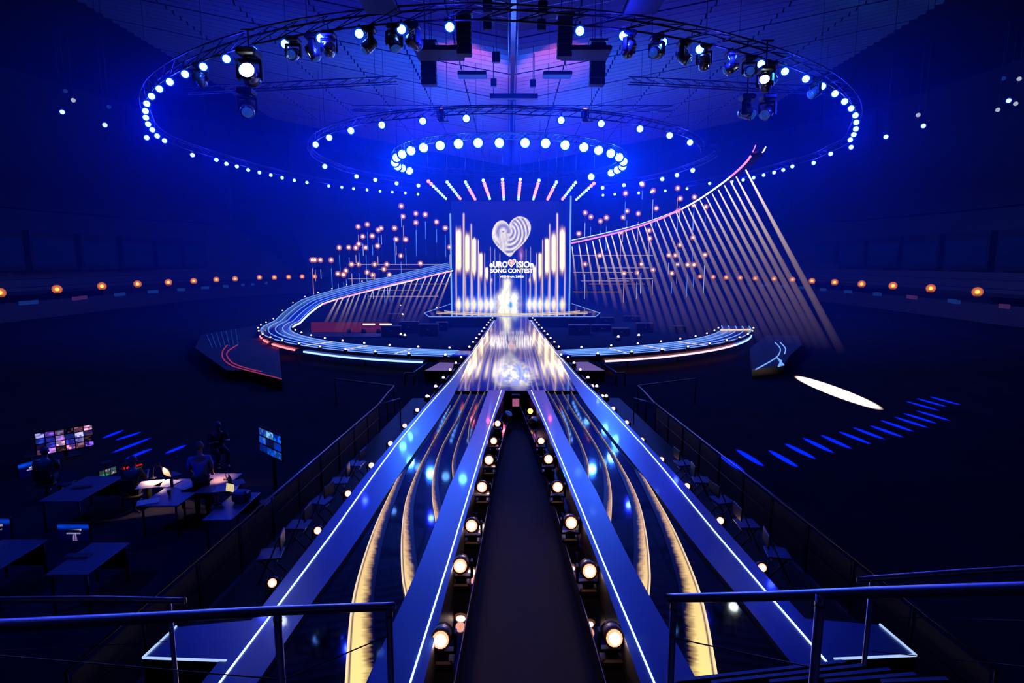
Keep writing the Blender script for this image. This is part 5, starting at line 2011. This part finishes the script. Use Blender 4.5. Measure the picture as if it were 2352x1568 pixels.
# pit barrier outlines by the catwalk shoulders
for s in (-1, 1):
    L_ = pz([(770, 870), (905, 886), (888, 905), (868, 930)], 1.1)
    Q = [Vector(p) for p in (L_ if s < 0 else mirror(L_))]
    g = empty('pit_barrier', (Q[0].x, Q[0].y, 0))
    MB().tube([q - Vector((Q[0].x, Q[0].y, 0)) for q in Q], .03, 6).build('hand_bar', 'dark_steel', g)
    for q in Q:
        MB().rod((q.x - Q[0].x, q.y - Q[0].y, 0), (q.x - Q[0].x, q.y - Q[0].y, 1.1), .025, 6).build('post', 'black_metal', g)
    tag(g, 'angled pit barrier beside the catwalk, ' + SIDEWORD[s], 'railing')
    # mauve lit hatch where ring and catwalk meet
    L_ = pz([(975, 851), (1012, 831), (1046, 831), (1037, 851)], .55)
    P = [(p[0], p[1]) for p in (L_ if s < 0 else mirror(L_))]
    if s > 0:
        P = P[::-1]
    emitter('mauve', (.26, .17, .62), .55) if 'mauve' not in MATS else None
    h = MB().prism(P, 0.0, .55, 0, 1).build('light_hatch', ['mauve', 'runway_side'])
    tag(h, 'flat mauve-lit hatch in the corner of ring and catwalk, ' + SIDEWORD[s], 'light panel')
    L_ = pz([(930, 857), (950, 857), (995, 824), (990, 821)], .6)
    Q = [Vector(p) for p in (L_ if s < 0 else mirror(L_))]
    h = MB().tube([Q[0], Q[1], Q[2]], .06, 6)
    for q in Q[:3]:
        h.rod((q.x, q.y, 0), q, .05, 5)
    tag(h.build('corner_rail', 'dark_steel'), 'bent dark rail beside the mauve hatch, ' + SIDEWORD[s], 'rail')

# curved wing platforms left and right of the ring
for s in (-1, 1):
    if s < 0:
        edge = pz([(508, 815), (530, 800), (545, 790)], .6)
        plat = pz([(448, 798), (462, 768), (600, 745), (640, 800), (648, 872), (560, 850), (520, 850)], .5)
        arcs = [[(522, 792), (512, 805), (512, 822), (530, 838), (560, 848), (600, 858), (646, 870)], [(545, 792), (524, 806), (522, 818), (536, 834), (570, 846), (600, 853)]]
        mats_ = ['wing_red', 'wing_red']
    else:
        plat = pz([(1728, 848), (1722, 800), (1760, 770), (1835, 770), (1842, 792), (1815, 815), (1800, 838)], .5)
        arcs = [[(1780, 786), (1792, 800), (1788, 815), (1772, 828), (1736, 848)], [(1792, 786), (1804, 800), (1802, 812)]]
        mats_ = ['led_rim', 'led_rim']
    emitter('wing_red', (.55, .06, .20), .5) if 'wing_red' not in MATS else None
    emitter('wing_blue', (.02, .08, .55), .35) if 'wing_blue' not in MATS else None
    P = [(p[0], p[1]) for p in plat]
    area = sum(a[0] * b[1] - b[0] * a[1] for a, b in zip(P, P[1:] + P[:1]))
    if area < 0:
        P = P[::-1]
    w = MB().prism(P, 0, .5, 0, 1).build('wing_platform', ['hall_dark', 'runway_side'])
    tag(w, 'low wing platform with curved %s light lines beside the ring, %s' % ('red' if s < 0 else 'blue', SIDEWORD[s]), 'platform')
    for k, A in enumerate(arcs):
        MB().tube(catmull(pz(A, .52), 5), .035, 5).build('light_line', mats_[k], w)
    if s < 0:
        for k in range(7):
            a, b = onz(475 + 11 * k, 768 - 2 * k, .52), onz(487 + 10 * k, 798 - k, .52)
            MB().rod(a, b, .03, 5).build('light_line', 'wing_blue', w)
    else:
        for k in range(4):
            a, b = onz(1786 + 3 * k, 822 + 2 * k, .53), onz(1800 - 4 * k, 838 + k, .53)
            MB().rod(a, b, .04, 5).build('light_line', 'led_rim', w)

# equipment under and inside the ring: red-lit seating box, dark crates
root = empty('lit_booth', onz(805, 775, .0))
bp = Vector(root.location)
emitter('booth_red', (.42, .04, .09), .20)  # red light on the booth's back wall, put in as emission
emitter('booth_lamp', (1.0, .75, .6), 3.0)
a, b = onz(722, 762, .0) - bp, onz(875, 775, .0) - bp
MB().box(((a.x + b.x) / 2, 3.0, .45), (b.x - a.x, .12, .9)).build('lit_back_wall', 'booth_red', root)
MB().box(((a.x + b.x) / 2, 1.4, .04), (b.x - a.x, 3.2, .08)).build('platform', 'black_matte', root)
for k in range(4):
    MB().lathe((-.8 + 1.25 * k, 2.4, .08), [(.22, 0), (.18, .3), (.05, .32)], 8).build('stool', 'black_matte', root)
for k in range(2):
    MB().rod((.3 + 1.4 * k, 2.85, .75), (1.3 + 1.4 * k, 2.85, .75), .06, 6).build('lamp_tube', 'booth_lamp', root)
tag(root, 'red-lit booth with small lamps inside the left part of the ring', 'booth')
rnd = random.Random(5)
for i, (px, py) in enumerate(((900, 772), (940, 764), (985, 770), (1015, 758), (1330, 768), (1380, 760), (1425, 770), (1480, 762), (1560, 764), (905, 742), (1390, 742), (1450, 738))):
    p = onz(px, py, 0)
    w_ = 1.0 + .8 * rnd.random(); h_ = .5 + .5 * rnd.random()
    m = MB().bevbox((0, 0, h_ / 2), (w_, .8, h_), .03)
    for k in (-.35, .35):
        m.box((k * w_, -.41, h_ / 2), (.05, .03, h_ * .98)); m.box((0, -.41, h_ * (.5 + k)), (w_, .03, .04))
    o = m.build('flight_case', 'black_metal', None, (p.x, p.y, 0))
    MB().bevbox((0, -.43, h_ * .55), (.14, .03, .05), .01).build('latch', 'polished_steel', o)
    tag(o, 'dark flight case on the floor inside the ring, %s from the left' % nth(1 + sorted([900, 940, 985, 1015, 1330, 1380, 1425, 1480, 1560, 905, 1390, 1450]).index(px)), 'flight case', 'flight cases inside the ring')
for i, (px, py) in enumerate(((1003, 712), (1008, 722), (920, 706), (925, 728), (1335, 715), (1352, 718), (1420, 782), (1467, 778), (921, 776), (930, 778))):
    o = inst('marker_lamp', ME_MARK, None, onz(px, py, .0), None, (1.6, 1.6, 1.6))
    tag(o, 'small warm lamp on the floor inside the ring, %s from the left' % nth(1 + sorted([1003, 1008, 920, 925, 1335, 1352, 1420, 1467, 921, 930]).index(px)), 'lamp', 'floor lamps inside the ring')

# ------------------------------------------------------------------ handrails in front of the camera
def handrail(name, top, r, posts, wires, label):
    P = [atY(*t) for t in top]
    root = empty(name, (P[0].x, P[0].y, 0))
    o = Vector(root.location)
    MB().tube([p - o for p in catmull(P, 8)], r, 14).build('hand_tube', 'polished_steel', root)
    e = MB().ball(P[-1] - o, r * 1.0, 12, 0, .5, .5, 1).build('end_cap', 'polished_steel', root)
    for (px, py, Y, pr) in posts:
        a = atY(px, py, Y) - o
        MB().rod((a.x, a.y, a.z), (a.x, a.y, 0), pr, 12).build('post', 'polished_steel', root)
        MB().lathe((a.x, a.y, a.z - .06), [(pr * 1.15, 0), (pr * 1.15, .02), (pr, .03)], 12).build('collar', 'polished_steel', root)
    for w_ in wires:
        A = [atY(*t) - o for t in w_]
        MB().tube(A, .004, 5).build('wire', 'dark_steel', root)
    tag(root, label, 'handrail')


handrail('handrail', [(-260, 1452, 1.75), (0, 1437, 2.0), (350, 1418, 2.45), (640, 1402, 2.9), (905, 1392, 3.25)], .026,
         [(637, 1404, 2.89, .021), (893, 1394, 3.22, .021)], [[(-60, 1500, 2.9), (650, 1560, 2.9), (890, 1460, 3.22)]], 'thick polished handrail crossing the bottom left corner')
handrail('handrail', [(-200, 1378, 4.2), (0, 1377, 4.4), (220, 1375, 4.5), (426, 1379, 4.6)], .026,
         [(388, 1382, 4.58, .02)], [[(-100, 1500, 4.4), (385, 1473, 4.58)]], 'thinner polished handrail behind the thick one at the left')
handrail('handrail', [(2620, 1346, 1.8), (2352, 1351, 2.05), (2000, 1360, 2.5), (1750, 1369, 2.9), (1532, 1373, 3.25)], .026,
         [(1885, 1366, 2.66, .023), (1548, 1378, 3.22, .021)], [[(1548, 1465, 3.22), (1880, 1535, 2.66)]], 'thick polished handrail crossing the bottom right corner')
handrail('handrail', [(2560, 1290, 4.0), (2352, 1305, 4.2), (2160, 1317, 4.4), (1970, 1331, 4.6)], .026,
         [(2003, 1334, 4.57, .02)], [[(2003, 1415, 4.57), (2352, 1425, 4.2)], [(2003, 1495, 4.57), (2352, 1530, 4.2)]], 'thinner polished handrail behind the thick one at the right')

# steps at the bottom right
ST = [((1553, 1564), (1941, 1520)), ((1634, 1568), (1987, 1528)), ((1768, 1566), (2044, 1538)), ((1895, 1566), (2102, 1549)), ((2025, 1566), (2175, 1560))]
stairs = empty('stair_flight', (3.2, 3.5, 0))
principled('nosing', (.55, .57, .65), .3, spec=.7)
for i, (a, b) in enumerate(ST):
    z = 2.3 + .16 * i
    A, B = onz(*a, z), onz(*b, z)
    d = (B - A); L0 = d.length
    B = B + d.normalized() * .0
    rot = Matrix.Rotation(math.atan2(d.y, d.x), 3, 'Z')
    c = (A + B) / 2 - Vector(stairs.location)
    back = rot @ Vector((0, -.16, 0))
    MB().box((c.x + back.x, c.y + back.y, z - .09), (L0, .34, .17), 0, rot).build('tread', 'black_matte', stairs)
    MB().box((c.x, c.y, z + .004), (L0, .035, .016), 0, rot).build('nosing', 'nosing', stairs)
for k in (0.1, .9):
    A = onz(*ST[0][0], 2.3).lerp(onz(*ST[0][1], 2.3), k) - Vector(stairs.location)
    B = onz(*ST[-1][0], 2.94).lerp(onz(*ST[-1][1], 2.94), k) - Vector(stairs.location)
    MB().rod((A.x, A.y, 0), (A.x, A.y, 2.15), .05, 8).build('support', 'black_metal', stairs)
    MB().rod((A.x, A.y, 2.1), (B.x, B.y, 2.75), .05, 8).build('stringer', 'black_metal', stairs)
tag(stairs, 'dark stair flight with blue-shimmering nosings at the bottom right', 'stairs')

# ------------------------------------------------------------------ light slashes thrown on the floor from the grid above
def slash(a, b, width, energy, col, z0=19.5):
    A, B = onz(*a, 0), onz(*b, 0)
    c = (A + B) / 2
    L = (B - A).length
    u = (B - A).normalized()
    d = bpy.data.lights.new('floor_slash', 'SPOT')
    d.energy = energy; d.color = col
    d.shadow_soft_size = .02
    d.spot_size = 2 * math.atan(L / 2 / z0)
    d.spot_blend = .45
    o = bpy.data.objects.new('floor_slash', d)
    COL.objects.link(o)
    zax = Vector((0, 0, 1)); xax = u; yax = zax.cross(xax)
    o.matrix_world = Matrix.Translation((c.x, c.y, z0)) @ Matrix((xax, yax, zax)).transposed().to_4x4() @ Matrix.Diagonal((1, width / L, 1, 1))


SL_R = [((580, 745), (715, 840)), ((668, 715), (818, 810)), ((840, 720), (1000, 815)), ((925, 685), (1095, 772)), ((1020, 655), (1190, 740)), ((1115, 640), (1285, 718)), ((1210, 622), (1388, 693)), ((1285, 600), (1460, 668)), ((1375, 590), (1560, 657)), ((1430, 562), (1615, 627)), ((1505, 545), (1690, 606)), ((1550, 525), (1735, 583)), ((1620, 512), (1805, 568)), ((1565, 462), (1750, 515)), ((1620, 447), (1790, 495)), ((1690, 438), (1865, 485))]
for a, b in SL_R:
    slash((1400 + a[0] / 2.305, 720 + a[1] / 2.305), (1400 + b[0] / 2.305, 720 + b[1] / 2.305), .26, 7.0e5, (0.0, .015, 1.0))
SL_L = [((765, 285), (930, 218)), ((860, 300), (1065, 232)), ((830, 395), (1140, 275)), ((940, 440), (1145, 355)), ((1235, 400), (1400, 330))]
for a, b in SL_L:
    slash((a[0] / 3.267, 920 + a[1] / 3.267), (b[0] / 3.267, 920 + b[1] / 3.267), .22, 6.0e5, (0.0, .015, 1.0))
slash((1828, 862), (2026, 942), .95*1.35, 2.4e6, (1.0, .72, .45))
# ------------------------------------------------------------------ stage haze filling the hall around the stage
hz = bpy.data.materials.new('haze')
hz.use_nodes = True
nt = hz.node_tree
nt.nodes.clear()
vs = nt.nodes.new('ShaderNodeVolumeScatter')
vs.inputs['Color'].default_value = (0.03, 0.20, 1, 1)
vs.inputs['Density'].default_value = 0.010
vs.inputs['Anisotropy'].default_value = 0.3
oo = nt.nodes.new('ShaderNodeOutputMaterial')
nt.links.new(vs.outputs[0], oo.inputs['Volume'])
MATS['haze'] = hz
hb = MB().box((0, 73.5, 10.46), (76, 87, 20.8)).build('haze', 'haze')
tag(hb, 'thin blue-lit smoke haze hanging around the stage', 'haze', kind='stuff')
hb.display_type = 'WIRE'
